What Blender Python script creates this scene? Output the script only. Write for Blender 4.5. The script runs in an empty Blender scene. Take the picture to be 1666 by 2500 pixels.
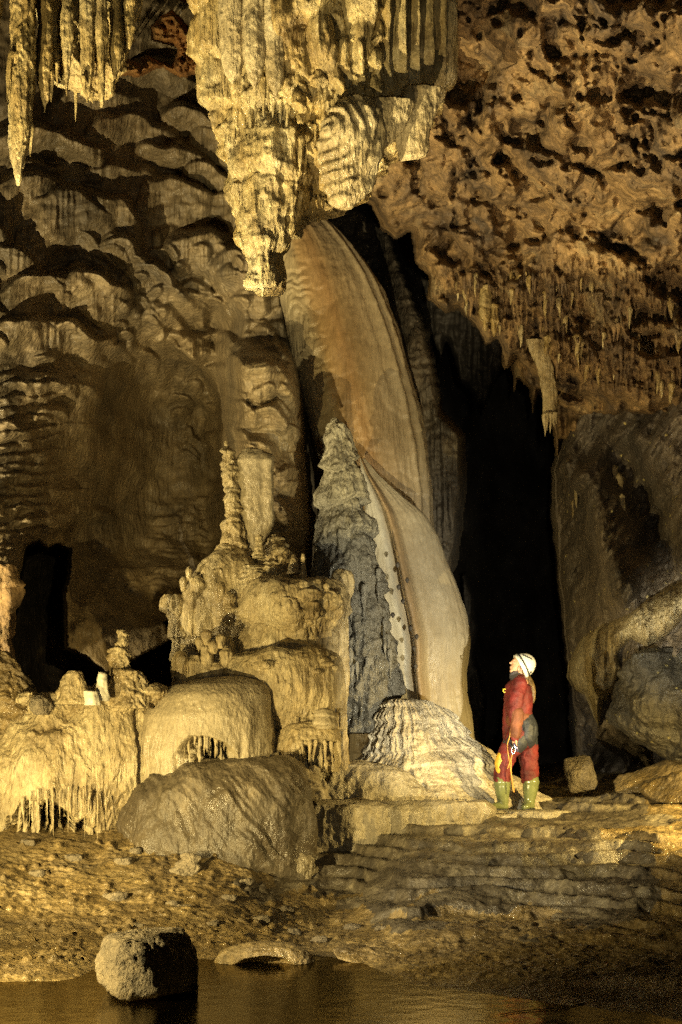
import bpy, bmesh, math, random
import numpy as np
from mathutils import Vector, Matrix
random.seed(7); rng = np.random.default_rng(7)
R = math.radians
scene = bpy.context.scene
C = scene.collection
# ------------------------------------------------------------------ camera
F, HOR, CX, CZ = 3440.0, 1850.0, 833.0, 1.5      # focal length, horizon row, centre column (photo pixels), eye height (m)
cam_d = bpy.data.cameras.new('camera'); cam = bpy.data.objects.new('camera', cam_d); C.objects.link(cam)
cam.location = (0, 0, CZ); cam.rotation_euler = (R(90), 0, 0)
cam_d.sensor_fit = 'VERTICAL'; cam_d.sensor_height = 36; cam_d.lens = F / 2500 * 36
cam_d.shift_y = (HOR - 1250) / 2500; cam_d.clip_start = 0.1; cam_d.clip_end = 300
scene.camera = cam
# ------------------------------------------------------------------ world: the night side of a cave, almost nothing
w = bpy.data.worlds.new('World'); scene.world = w; w.use_nodes = True
wn = w.node_tree.nodes; wl = w.node_tree.links
sky = wn.new('ShaderNodeTexSky'); sky.sky_type = 'NISHITA'; sky.sun_disc = False
sky.sun_elevation = R(3); sky.sun_rotation = R(200)
wl.new(sky.outputs[0], wn['Background'].inputs[0]); wn['Background'].inputs[1].default_value = 0.002
scene.view_settings.view_transform = 'Standard'; scene.view_settings.look = 'None'
scene.view_settings.exposure = 0.0; scene.view_settings.gamma = 1.0
scene.cycles.max_bounces = 5; scene.cycles.diffuse_bounces = 2; scene.cycles.use_denoising = False
scene.cycles.sample_clamp_indirect = 1.5
scene.cycles.transparent_max_bounces = 12
# ------------------------------------------------------------------ the show cave's floodlights and one added fill lamp, all standing outside the frame
def lamp(name, loc, aim, power, col, size=0.12, cone=60, blend=0.5):
    d = bpy.data.lights.new(name, 'SPOT'); d.energy = power; d.color = col
    d.shadow_soft_size = size; d.spot_size = R(cone); d.spot_blend = blend
    o = bpy.data.objects.new(name, d); C.objects.link(o); o.location = loc
    o.rotation_euler = (Vector(aim) - Vector(loc)).to_track_quat('-Z', 'Y').to_euler()
    return o
WARM = (1.0, 0.70, 0.27); AMBER = (1.0, 0.60, 0.2); PALE = (1.0, 0.82, 0.52); COOL = (1.0, 0.93, 0.8)
WY = (1.0, 0.81, 0.42); GOLD = (1.0, 0.77, 0.32)
lamp('floodlight_floor', (-3.2, 8.3, 0.65), (-1.2, 14.0, 2.4), 1800, GOLD, 0.03, 56, 0.7)
lamp('floodlight_mound', (-3.9, 10.4, 0.8), (-1.2, 13.8, 1.9), 600, GOLD, 0.03, 88, 0.7)
lamp('floodlight_pool', (-3.4, 7.6, 1.1), (-1.9, 9.7, 0.1), 1500, GOLD, 0.03, 80, 0.9)
lamp('floodlight_wall', (-5.4, 13.4, 2.6), (-1.6, 17.6, 5.0), 1000, WY, 0.04, 90, 0.7)
lamp('floodlight_hoods', (-4.8, 10.4, 2.0), (-2.8, 17.3, 8.0), 3000, WY, 0.03, 34, 0.8)
lamp('floodlight_curtains', (-3.7, 8.3, 0.9), (0.0, 11.4, 6.9), 6500, (1.0, 0.82, 0.42), 0.02, 46, 0.35)
lamp('floodlight_folds', (-1.6, 6.8, 0.9), (0.55, 11.3, 7.2), 1900, (1.0, 0.80, 0.40), 0.02, 20, 0.6)
lamp('floodlight_corner', (-3.4, 6.6, 0.9), (-2.2, 10.4, 6.9), 1700, (1.0, 0.82, 0.42), 0.02, 26, 0.5)
lamp('floodlight_path', (-2.2, 7.4, 2.2), (1.75, 14.6, 1.7), 1150, (1.0, 0.92, 0.66), 0.02, 16, 0.8)
lamp('floodlight_cone', (2.4, 9.3, 0.9), (0.75, 15.8, 2.7), 2600, (1.0, 0.90, 0.62), 0.03, 30, 0.8)
lamp('floodlight_cascade', (1.0, 9.4, 0.8), (0.1, 17.0, 6.2), 2000, (1.0, 0.84, 0.45), 0.03, 26, 0.7)
lamp('floodlight_rock', (0.3, 7.6, 0.9), (3.2, 14.6, 7.8), 2200, (1.0, 0.76, 0.42), 0.03, 46, 0.8)
lamp('floodlight_right', (1.2, 8.0, 1.2), (3.8, 15.5, 2.9), 2600, (1.0, 0.92, 0.66), 0.03, 13, 0.9)
lamp('floodlight_bank', (4.6, 12.0, 1.9), (2.7, 13.8, 0.8), 1700, (1.0, 0.72, 0.24), 0.03, 80, 0.8)
lamp('floodlight_terrace', (-2.2, 8.0, 1.2), (1.6, 12.2, 0.2), 800, (1.0, 0.86, 0.55), 0.03, 36, 0.9)
lamp('fill_lamp', (0.6, 3.0, 2.6), (0.3, 18.0, 5.0), 300, (1.0, 0.88, 0.6), 0.05, 60, 0.5)  # added weak frontal fill near the camera, not one of the cave's floodlights


# ------------------------------------------------------------------ tools
def P(u, v, Y):
    return ((u - CX) / F * Y, Y, CZ + (HOR - v) / F * Y)
def _h(ix, iy, iz, s):
    h = (ix.astype(np.int64) * 374761393 + iy.astype(np.int64) * 668265263 + iz.astype(np.int64) * 2147483647 + s * 1274126177) & 0xffffffff
    h = ((h ^ (h >> 13)) * 1274126177) & 0xffffffff
    h = ((h ^ (h >> 15)) * 2246822519) & 0xffffffff
    return ((h ^ (h >> 16)) & 0xffffff) / 16777215.0
def vn(x, y, z, s=0):
    x, y, z = np.broadcast_arrays(np.asarray(x, float), np.asarray(y, float), np.asarray(z, float))
    ix, iy, iz = np.floor(x), np.floor(y), np.floor(z)
    fx, fy, fz = x - ix, y - iy, z - iz
    fx = fx * fx * fx * (fx * (fx * 6 - 15) + 10); fy = fy * fy * fy * (fy * (fy * 6 - 15) + 10); fz = fz * fz * fz * (fz * (fz * 6 - 15) + 10)
    gx0, gy0, gz0 = x - ix, y - iy, z - iz
    def c(a, b, d):
        h = _h(ix + a, iy + b, iz + d, s) * 6.2831853; k = _h(ix + a, iy + b, iz + d, s + 77) * 2 - 1
        q = np.sqrt(1 - k * k); return (np.cos(h) * q * (gx0 - a) + np.sin(h) * q * (gy0 - b) + k * (gz0 - d)) * .75 + .5
    x00 = c(0,0,0) * (1 - fx) + c(1,0,0) * fx; x10 = c(0,1,0) * (1 - fx) + c(1,1,0) * fx
    x01 = c(0,0,1) * (1 - fx) + c(1,0,1) * fx; x11 = c(0,1,1) * (1 - fx) + c(1,1,1) * fx
    return ((x00 * (1 - fy) + x10 * fy) * (1 - fz) + (x01 * (1 - fy) + x11 * fy) * fz) * 2 - 1
def fbm(x, y, z, o=4, s=0, g=0.5):
    a, t, n = 1.0, 0.0, 0.0
    for k in range(o):
        t = t + a * vn(x * 2.03 ** k, y * 2.03 ** k, z * 2.03 ** k, s + k * 17); n += a; a *= g
    return t / n
def ridged(x, y, z, o=4, s=0):
    a, t, n = 1.0, 0.0, 0.0
    for k in range(o):
        t = t + a * (1 - np.abs(vn(x * 2.1 ** k, y * 2.1 ** k, z * 2.1 ** k, s + k * 13)) * 2); n += a; a *= 0.5
    return t / n
def voro(x, y, z, s=0):
    x, y, z = np.broadcast_arrays(np.asarray(x, float), np.asarray(y, float), np.asarray(z, float))
    ix, iy, iz = np.floor(x), np.floor(y), np.floor(z)
    f1 = np.full(x.shape, 9.0); f2 = np.full(x.shape, 9.0); cid = np.zeros(x.shape)
    for a in (-1, 0, 1):
        for b in (-1, 0, 1):
            for c in (-1, 0, 1):
                jx, jy, jz = ix + a, iy + b, iz + c
                r = _h(jx, jy, jz, s)
                d = (jx + r - x) ** 2 + (jy + _h(jx, jy, jz, s + 5) - y) ** 2 + (jz + _h(jx, jy, jz, s + 9) - z) ** 2
                n = d < f1
                f2 = np.where(n, f1, np.minimum(f2, d)); cid = np.where(n, r, cid); f1 = np.where(n, d, f1)
    return np.sqrt(f1), np.sqrt(f2), cid
def ss(a, b, x):
    t = np.clip((x - a) / (b - a), 0, 1); return t * t * (3 - 2 * t)
def mesh_from(name, V, Q, mat, parent=None, uv=None, tri=None):
    me = bpy.data.meshes.new(name)
    V = np.ascontiguousarray(V, dtype=np.float32); Q = np.ascontiguousarray(Q, dtype=np.int32)
    nq = len(Q); nt = 0 if tri is None else len(tri)
    me.vertices.add(len(V)); me.vertices.foreach_set('co', V.ravel())
    idx = Q.ravel(); 
    if nt: idx = np.concatenate([idx, np.asarray(tri, dtype=np.int32).ravel()])
    me.loops.add(len(idx)); me.loops.foreach_set('vertex_index', idx)
    me.polygons.add(nq + nt)
    st = np.arange(nq) * 4
    if nt: st = np.concatenate([st, nq * 4 + np.arange(nt) * 3])
    me.polygons.foreach_set('loop_start', st.astype(np.int32))
    if uv is not None:
        l = me.uv_layers.new(name='UVMap'); l.data.foreach_set('uv', np.ascontiguousarray(uv[idx], dtype=np.float32).ravel())
    me.update(calc_edges=True)
    me.polygons.foreach_set('use_smooth', np.ones(nq + nt, dtype=bool))
    if mat: me.materials.append(mat)
    o = bpy.data.objects.new(name, me); C.objects.link(o)
    if parent is not None: o.parent = parent
    return o
def grid_obj(name, X, Y, Z, mat, keep=None, parent=None, wrap=False, uv=None, flip=False):
    n, m = X.shape
    V = np.stack([X, Y, Z], -1).reshape(-1, 3)
    i = np.arange(n * m).reshape(n, m)
    if wrap: i = np.concatenate([i, i[:, :1]], 1)
    q = np.stack([i[:-1, :-1], i[1:, :-1], i[1:, 1:], i[:-1, 1:]], -1)
    if keep is not None:
        k = keep[:-1, :-1] & keep[1:, :-1] & keep[1:, 1:] & keep[:-1, 1:]; q = q[k]
    q = q.reshape(-1, 4)
    if flip: q = q[:, ::-1]
    U = None if uv is None else uv.reshape(-1, 2)
    if keep is not None:
        used = np.unique(q); mp = np.zeros(len(V), dtype=np.int64); mp[used] = np.arange(len(used)); q = mp[q]; V = V[used]
        if U is not None: U = U[used]
    return mesh_from(name, V, q, mat, parent, U)
def tag(o, label=None, cat=None, group=None, kind=None):
    if label: o['label'] = label
    if cat: o['category'] = cat
    if group: o['group'] = group
    if kind: o['kind'] = kind
    return o
def thing(name, label, cat, loc=(0, 0, 0), group=None):
    o = bpy.data.objects.new(name, None); C.objects.link(o); o.location = loc; o.empty_display_size = 0.1
    return tag(o, label, cat, group)
def adopt(parent, *kids):
    for k in kids:
        k.parent = parent; k.matrix_parent_inverse = Matrix.Translation(-Vector(parent.location))
def poly_dist(u, v, poly):
    """signed distance (pixels) to a polygon, positive inside"""
    p = np.asarray(poly, float); d = np.full(u.shape, 1e9); ins = np.zeros(u.shape, bool)
    for k in range(len(p)):
        a, b = p[k], p[(k + 1) % len(p)]
        e = b - a; L = max(e @ e, 1e-9)
        t = np.clip(((u - a[0]) * e[0] + (v - a[1]) * e[1]) / L, 0, 1)
        d = np.minimum(d, (u - a[0] - t * e[0]) ** 2 + (v - a[1] - t * e[1]) ** 2)
        c = (a[1] > v) != (b[1] > v)
        if a[1] != b[1]: ins ^= c & (u < (b[0] - a[0]) * (v - a[1]) / (b[1] - a[1]) + a[0])
    d = np.sqrt(d); return np.where(ins, d, -d)
def table(u, v, us, vs, T):
    """smooth bilinear table of depths"""
    T = np.asarray(T, float)
    def loc(x, xs):
        xs = np.asarray(xs, float); i = np.clip(np.searchsorted(xs, x) - 1, 0, len(xs) - 2)
        t = np.clip((x - xs[i]) / (xs[i + 1] - xs[i]), 0, 1); return i, t * t * (3 - 2 * t) * 0.5 + t * 0.5
    i, s = loc(u, us); j, t = loc(v, vs)
    return T[j, i] * (1 - s) * (1 - t) + T[j, i + 1] * s * (1 - t) + T[j + 1, i] * (1 - s) * t + T[j + 1, i + 1] * s * t
def relief(name, u0, u1, v0, v1, step, depth, mat, poly=None, roll=0.0, rollw=30, parent=None, jag=6):
    """a rock face: sampled evenly as seen from the path, every point at its own real depth; edges roll back into the rock"""
    us = np.arange(u0, u1 + step, step); vs = np.arange(v0, v1 + step, step)
    U, V = np.meshgrid(us, vs)
    D = depth(U, V); keep = None
    if poly is not None:
        W = fbm(U / 40, V / 40, 3.3, 3, 91) * jag
        d = poly_dist(U, V, poly) + W
        keep = d > 0
        D = D + roll * (1 - np.clip(d / rollw, 0, 1)) ** 3
    X = (U - CX) / F * D; Z = CZ + (HOR - V) / F * D
    return grid_obj(name, X, D, Z, mat, keep, parent, uv=np.stack([U / 1000, V / 1000], -1))
def lathe(name, prof, Y0, mat, depth=1.0, disp=None, step=4.0, parent=None, post=None, nmax=420, close_bottom=True, expo=2.0, skin=.008, wob=.0):
    """a free-standing formation: left and right silhouette by height, a full rounded body behind and in front.
    prof rows (v, left, right) from top to bottom; depth = thickness across / width"""
    p = np.asarray(prof, float)
    half = (p[:, 2] - p[:, 1]) / 2
    seg = np.sqrt(np.diff(p[:, 0]) ** 2 + np.maximum(np.abs(np.diff(p[:, 1])), np.abs(np.diff(p[:, 2]))) ** 2)
    s = np.concatenate([[0], np.cumsum(seg)]); n = max(int(s[-1] / step), 8)
    t = np.linspace(0, s[-1], n)
    def sm(a):
        b = np.interp(t, s, a); k = max(int(n / len(p) / 2.2), 1)
        if k > 1:
            ker = np.hanning(k + 2)[1:-1]; ker /= ker.sum(); pad = np.concatenate([2 * b[0] - b[k:0:-1], b, 2 * b[-1] - b[-2:-k - 2:-1]])
            b2 = np.convolve(pad, ker, 'same')[k:-k]; b2[0] = b[0]; b2[-1] = b[-1]; return b2[:n]
        return b
    v, l, r = sm(p[:, 0]), sm(p[:, 1]), sm(p[:, 2])
    a = np.maximum((r - l) / 2, 0.3); c = (l + r) / 2
    m = int(min(max(2 * math.pi * a.max() / step * 0.8, 16), nmax))
    th = np.linspace(0, 2 * math.pi, m, endpoint=False)
    TH, VV = np.meshgrid(th, v); A = np.repeat(a[:, None], m, 1); Cc = np.repeat(c[:, None], m, 1)
    k = Y0 / F
    cs, sn = np.cos(TH), np.sin(TH)
    if expo != 2.0:
        q = (np.abs(cs) ** expo + np.abs(sn) ** expo) ** (-1 / expo); cs, sn = cs * q, sn * q
    X0 = (Cc - CX) * k; Z = CZ + (HOR - VV) * k
    rx = A * k; ry = A * k * depth
    bx = X0 + rx * cs; by = Y0 + ry * sn            # th = -90 deg faces the camera
    nx, ny = cs / np.maximum(depth, .2) ** 0, sn
    if disp is not None:
        d = disp(bx, by, Z, TH, VV, Cc + A * cs)
        if skin and A.max() > 14: d = d + skin * crust(bx, by, Z, 7, 14) - skin * .4
        taper = np.clip(A / 12.0, 0, 1)
        lim = -0.8 * np.minimum(rx, ry)
        d = np.maximum(d * taper, lim)
        bx = bx + nx * d; by = by + ny * d
    if wob: Z = Z + wob * fbm(bx * 2.6, by * 2.6, Z * .8, 3, 33)
    if post is not None: bx, by, Z = post(bx, by, Z, TH, VV)
    uv = np.stack([TH / (2 * math.pi), np.repeat((t / 1000)[:, None], m, 1)], -1)
    V3 = np.stack([bx, by, Z], -1).reshape(-1, 3); i = np.arange(n * m).reshape(n, m); i2 = np.concatenate([i, i[:, :1]], 1)
    q = np.stack([i2[:-1, :-1], i2[1:, :-1], i2[1:, 1:], i2[:-1, 1:]], -1).reshape(-1, 4)
    top = V3[:m].mean(0); bot = V3[-m:].mean(0)
    V3 = np.concatenate([V3, [top, bot]]); UV = np.concatenate([uv.reshape(-1, 2), [[0.5, 0], [0.5, 1]]])
    j = np.arange(m); jn = (j + 1) % m; tri = np.stack([np.full(m, n * m), j, jn], -1)
    if close_bottom: tri = np.concatenate([tri, np.stack([np.full(m, n * m + 1), (n - 1) * m + jn, (n - 1) * m + j], -1)])
    return mesh_from(name, V3, q, mat, parent, UV, tri)
# surface recipes (metres)
def flutes(x, z, f=9.0, s=1, y=0.0, o=3, drift=0.25):
    return fbm(x * f, z * f * drift * 0.25 + 3, y * f, o, s)
def tiers(z, x, y, pitch, s=2, warp=0.35, sharp=0.8):
    """stacked skirts of uneven height: swells downwards, undercut below; 0..1"""
    k = 1 / pitch
    q = z / pitch + warp * fbm(x * k * .35, y * k * .35, z * k * .3, 3, s) * 1.6 + .35 * fbm(x * k * .9, y * k * .9, z * .5, 2, s + 5)
    c = np.floor(q); f = q - c
    a = np.clip(f / (1 - sharp), 0, 1); b = np.clip((1 - f) / sharp, 0, 1)
    w = .35 + .75 * np.clip(.5 + 1.2 * fbm(x * k * .6, y * k * .6, c * 3.7, 2, s + 9), 0, 1)
    return np.minimum(ss(0, 1, a), b ** 0.6) * w
def crust(x, y, z, s=0, f=20):
    return .6 * ridged(x * f, y * f, z * f * .6, 3, s) + .6 * fbm(x * f * 2.2, y * f * 2.2, z * f, 2, s + 3)
def flow(amp=0.05, f=8, s=1, lump=0.08, lf=1.3, tp=0, tamp=0, fine=0.012, ff=26, rip=0.0, notch=()):
    """displacement recipe for flowstone: flutes + lumps + tiers + fine crust; notches = hollows on the front (u, v, ru, rv, depth)"""
    def d(x, y, z, th, v, u):
        r = lump * fbm(x * lf, y * lf, z * lf, 4, s + 40)
        if amp: r = r + amp * flutes(x, z, f, s, y)
        if tp: r = r + tamp * tiers(z, x, y, tp, s + 3)
        if fine: r = r + fine * (fbm(x * ff, y * ff, z * ff * .6, 3, s + 60) + .5 * crust(x, y, z, s, ff * .5))
        if rip: r = r + rip * np.sin(z * 70 + 6 * fbm(x * 3, y * 3, z * 3, 2, s))
        fr = (np.sin(th) < 0.15)
        for (nu, nv, ru, rv, nd) in notch:
            q = np.sqrt(((u - nu) / ru) ** 2 + ((v - nv) / rv) ** 2)
            r = r - fr * nd * (1 - ss(0.75, 1.0, q))
        return r
    return d

# ------------------------------------------------------------------ materials (all procedural)
def N(nt, t, **k):
    n = nt.nodes.new(t)
    for a, b in k.items(): setattr(n, a, b)
    return n
def rock_mat(name, cols, scale=1.6, stretch=(1, 1, 0.3), bump=0.5, bscale=22, rough=(0.45, 0.75), stain=None, stain_scale=0.9, stain_amt=0.5,
             speck=None, wave=0.0, uvstripe=None, spec=0.5, grain=0.4, zgrad=None):
    """mineral crust: several close tones mottled by stretched noise, fine crystalline bump, patchy wetness"""
    m = bpy.data.materials.new(name); m.use_nodes = True; nt = m.node_tree; L = nt.links
    b = nt.nodes['Principled BSDF']
    tc = N(nt, 'ShaderNodeNewGeometry')
    mp = N(nt, 'ShaderNodeMapping'); mp.inputs['Scale'].default_value = stretch; L.new(tc.outputs['Position'], mp.inputs[0])
    n1 = N(nt, 'ShaderNodeTexNoise'); n1.inputs['Scale'].default_value = scale; n1.inputs['Detail'].default_value = 8; n1.inputs['Roughness'].default_value = 0.62
    L.new(mp.outputs[0], n1.inputs['Vector'])
    cr = N(nt, 'ShaderNodeValToRGB'); el = cr.color_ramp.elements
    k = len(cols)
    el[0].position = 0.3; el[0].color = (*cols[0], 1); el[1].position = 0.72; el[1].color = (*cols[-1], 1)
    for i in range(1, k - 1):
        e = el.new(0.3 + 0.42 * i / (k - 1)); e.color = (*cols[i], 1)
    L.new(n1.outputs[0], cr.inputs[0]); col = cr.outputs[0]
    def mix(fac, a, bcol, mode='MIX'):
        x = N(nt, 'ShaderNodeMix', data_type='RGBA', blend_type=mode)
        if isinstance(fac, float): x.inputs[0].default_value = fac
        else: L.new(fac, x.inputs[0])
        L.new(a, x.inputs[6])
        if isinstance(bcol, tuple): x.inputs[7].default_value = (*bcol, 1)
        else: L.new(bcol, x.inputs[7])
        return x.outputs[2]
    def ramp(src, a, bb):
        r = N(nt, 'ShaderNodeMapRange'); r.inputs[1].default_value = a; r.inputs[2].default_value = bb; L.new(src, r.inputs[0]); return r.outputs[0]
    def mul(src, f):
        r = N(nt, 'ShaderNodeMath', operation='MULTIPLY'); L.new(src, r.inputs[0])
        if isinstance(f, (int, float)): r.inputs[1].default_value = f
        else: L.new(f, r.inputs[1])
        return r.outputs[0]
    if uvstripe:
        uvn = N(nt, 'ShaderNodeUVMap'); sx = N(nt, 'ShaderNodeSeparateXYZ'); L.new(uvn.outputs[0], sx.inputs[0])
        wob = N(nt, 'ShaderNodeMath', operation='MULTIPLY_ADD'); L.new(n1.outputs[0], wob.inputs[0]); wob.inputs[1].default_value = 0.05; L.new(sx.outputs[0], wob.inputs[2])
        r2 = N(nt, 'ShaderNodeValToRGB'); e2 = r2.color_ramp.elements
        e2[0].position = uvstripe[0][0]; e2[0].color = (*uvstripe[0][1], 1); e2[1].position = uvstripe[-1][0]; e2[1].color = (*uvstripe[-1][1], 1)
        for ps, cc in uvstripe[1:-1]:
            e = e2.new(ps); e.color = (*cc, 1)
        L.new(wob.outputs[0], r2.inputs[0]); col = mix(0.78, col, r2.outputs[0])
    if zgrad:   # the mineral itself changes with height: (z_low, z_high, colour below)
        sp = N(nt, 'ShaderNodeSeparateXYZ'); L.new(tc.outputs['Position'], sp.inputs[0])
        ad = N(nt, 'ShaderNodeMath', operation='MULTIPLY_ADD'); L.new(n1.outputs[0], ad.inputs[0]); ad.inputs[1].default_value = 1.6; L.new(sp.outputs[2], ad.inputs[2])
        col = mix(ramp(ad.outputs[0], zgrad[1] + .8, zgrad[0] + .8), col, zgrad[2])
    if stain:
        n2 = N(nt, 'ShaderNodeTexNoise'); n2.inputs['Scale'].default_value = stain_scale; n2.inputs['Detail'].default_value = 9; n2.inputs['Roughness'].default_value = 0.7
        L.new(tc.outputs['Position'], n2.inputs['Vector'])
        col = mix(mul(ramp(n2.outputs[0], 0.47, 0.68), stain_amt), col, stain)
    n4 = N(nt, 'ShaderNodeTexNoise'); n4.inputs['Scale'].default_value = bscale * 1.1; n4.inputs['Detail'].default_value = 6; n4.inputs['Roughness'].default_value = 0.75
    L.new(mp.outputs[0], n4.inputs['Vector'])
    r4 = ramp(n4.outputs[0], 0.3, 0.7); g = N(nt, 'ShaderNodeMapRange'); g.inputs[3].default_value = 1 - grain; g.inputs[4].default_value = 1 + grain * .6; L.new(r4, g.inputs[0])
    cmb = N(nt, 'ShaderNodeCombineColor'); [L.new(g.outputs[0], cmb.inputs[i]) for i in range(3)]
    col = mix(1.0, col, cmb.outputs[0], 'MULTIPLY')
    if speck:
        vo = N(nt, 'ShaderNodeTexVoronoi'); vo.inputs['Scale'].default_value = speck[1]; L.new(tc.outputs['Position'], vo.inputs['Vector'])
        n5 = N(nt, 'ShaderNodeTexNoise'); n5.inputs['Scale'].default_value = speck[1] * .25; L.new(tc.outputs['Position'], n5.inputs['Vector'])
        col = mix(mul(ramp(vo.outputs['Distance'], speck[2], speck[2] * .5), ramp(n5.outputs[0], .5, .58)), col, speck[0])
    L.new(col, b.inputs['Base Color'])
    n3 = N(nt, 'ShaderNodeTexNoise'); n3.inputs['Scale'].default_value = 3.0; n3.inputs['Detail'].default_value = 5; L.new(tc.outputs['Position'], n3.inputs['Vector'])
    rr = N(nt, 'ShaderNodeMapRange'); rr.inputs[1].default_value = .35; rr.inputs[2].default_value = .65; rr.inputs[3].default_value = rough[0]; rr.inputs[4].default_value = rough[1]
    L.new(n3.outputs[0], rr.inputs[0]); L.new(rr.outputs[0], b.inputs['Roughness']); b.inputs['Specular IOR Level'].default_value = spec
    bp = N(nt, 'ShaderNodeBump'); bp.inputs['Strength'].default_value = bump; bp.inputs['Distance'].default_value = 0.05
    nb = N(nt, 'ShaderNodeTexNoise'); nb.inputs['Scale'].default_value = bscale; nb.inputs['Detail'].default_value = 7; nb.inputs['Roughness'].default_value = .6
    L.new(mp.outputs[0], nb.inputs['Vector']); h = nb.outputs[0]
    if wave:
        wv = N(nt, 'ShaderNodeTexNoise'); wv.inputs['Scale'].default_value = bscale * 1.4; wv.inputs['Detail'].default_value = 3
        m2 = N(nt, 'ShaderNodeMapping'); m2.inputs['Scale'].default_value = (1, 1, 0.06); L.new(tc.outputs['Position'], m2.inputs[0]); L.new(m2.outputs[0], wv.inputs['Vector'])
        ad = N(nt, 'ShaderNodeMath', operation='MULTIPLY_ADD'); L.new(wv.outputs[0], ad.inputs[0]); ad.inputs[1].default_value = wave; L.new(h, ad.inputs[2]); h = ad.outputs[0]
    L.new(h, bp.inputs['Height']); L.new(bp.outputs[0], b.inputs['Normal'])
    return m
def plain(name, col, rough=0.5, metal=0.0, bump=0.0, bscale=60, var=0.25, spec=.5, vscale=14):
    m = bpy.data.materials.new(name); m.use_nodes = True; nt = m.node_tree; L = nt.links; b = nt.nodes['Principled BSDF']
    b.inputs['Roughness'].default_value = rough; b.inputs['Metallic'].default_value = metal; b.inputs['Specular IOR Level'].default_value = spec
    n = N(nt, 'ShaderNodeTexNoise'); n.inputs['Scale'].default_value = vscale; n.inputs['Detail'].default_value = 6
    g = N(nt, 'ShaderNodeNewGeometry'); L.new(g.outputs['Position'], n.inputs['Vector'])
    cr = N(nt, 'ShaderNodeValToRGB'); e = cr.color_ramp.elements
    e[0].position = .3; e[0].color = (*[c * (1 - var) for c in col], 1); e[1].position = .7; e[1].color = (*[min(1, c * (1 + var * .6)) for c in col], 1)
    L.new(n.outputs[0], cr.inputs[0]); L.new(cr.outputs[0], b.inputs['Base Color'])
    if bump:
        bp = N(nt, 'ShaderNodeBump'); bp.inputs['Strength'].default_value = bump; bp.inputs['Distance'].default_value = .01
        n2 = N(nt, 'ShaderNodeTexNoise'); n2.inputs['Scale'].default_value = bscale; n2.inputs['Detail'].default_value = 4; L.new(g.outputs['Position'], n2.inputs['Vector'])
        L.new(n2.outputs[0], bp.inputs['Height']); L.new(bp.outputs[0], b.inputs['Normal'])
    return m
M = {}
M['wall'] = rock_mat('flowstone_wall', [(.13, .10, .055), (.29, .22, .125), (.38, .30, .175)], 1.2, (1, 1, .25), .6, 16, (.3, .65), (.07, .06, .045), .7, .75, wave=1.0, grain=.45)
M['cream'] = rock_mat('cream_calcite', [(.17, .12, .05), (.38, .30, .16), (.46, .38, .22), (.56, .49, .32)], 2.2, (1, 1, .35), .75, 24, (.25, .6), (.13, .085, .03), 2.4, .75, wave=.8, grain=.5)
M['smooth'] = rock_mat('smooth_calcite', [(.22, .18, .10), (.36, .30, .19), (.43, .37, .25)], 1.3, (1, 1, .4), .5, 34, (.25, .55), (.15, .115, .06), 1.4, .65, grain=.35)
M['hang'] = rock_mat('hanging_calcite', [(.16, .10, .03), (.36, .26, .10), (.44, .35, .17), (.58, .50, .30)], 2.6, (1, 1, .3), .9, 20, (.22, .6), (.10, .06, .02), 3.0, .8, wave=1.2, grain=.55)
M['ceil'] = rock_mat('brown_limestone', [(.045, .03, .016), (.17, .105, .045), (.30, .19, .08), (.36, .28, .15)], 1.5, (1, 1, 1), 1.0, 9, (.6, .9), (.06, .045, .035), 1.1, .9, grain=.6)
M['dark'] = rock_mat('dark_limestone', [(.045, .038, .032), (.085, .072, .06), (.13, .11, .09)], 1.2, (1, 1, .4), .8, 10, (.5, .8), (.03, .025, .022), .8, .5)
M['grey'] = rock_mat('grey_crust', [(.09, .085, .075), (.19, .18, .155), (.27, .255, .22)], 3.0, (1, 1, .5), 1.0, 26, (.25, .6), (.05, .05, .045), 2.2, .6, grain=.5)
M['mud'] = rock_mat('cave_mud', [(.09, .062, .026), (.23, .165, .07), (.32, .245, .12)], 2.4, (1, 1, 1), .9, 16, (.15, .65), (.06, .045, .022), 2.6, .75, grain=.55, spec=.7)
M['block'] = rock_mat('block_limestone', [(.10, .085, .06), (.22, .18, .12), (.33, .28, .20)], 5.0, (1, 1, 1), 1.0, 28, (.45, .8), (.10, .08, .04), 5.0, .5, grain=.5)

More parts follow.
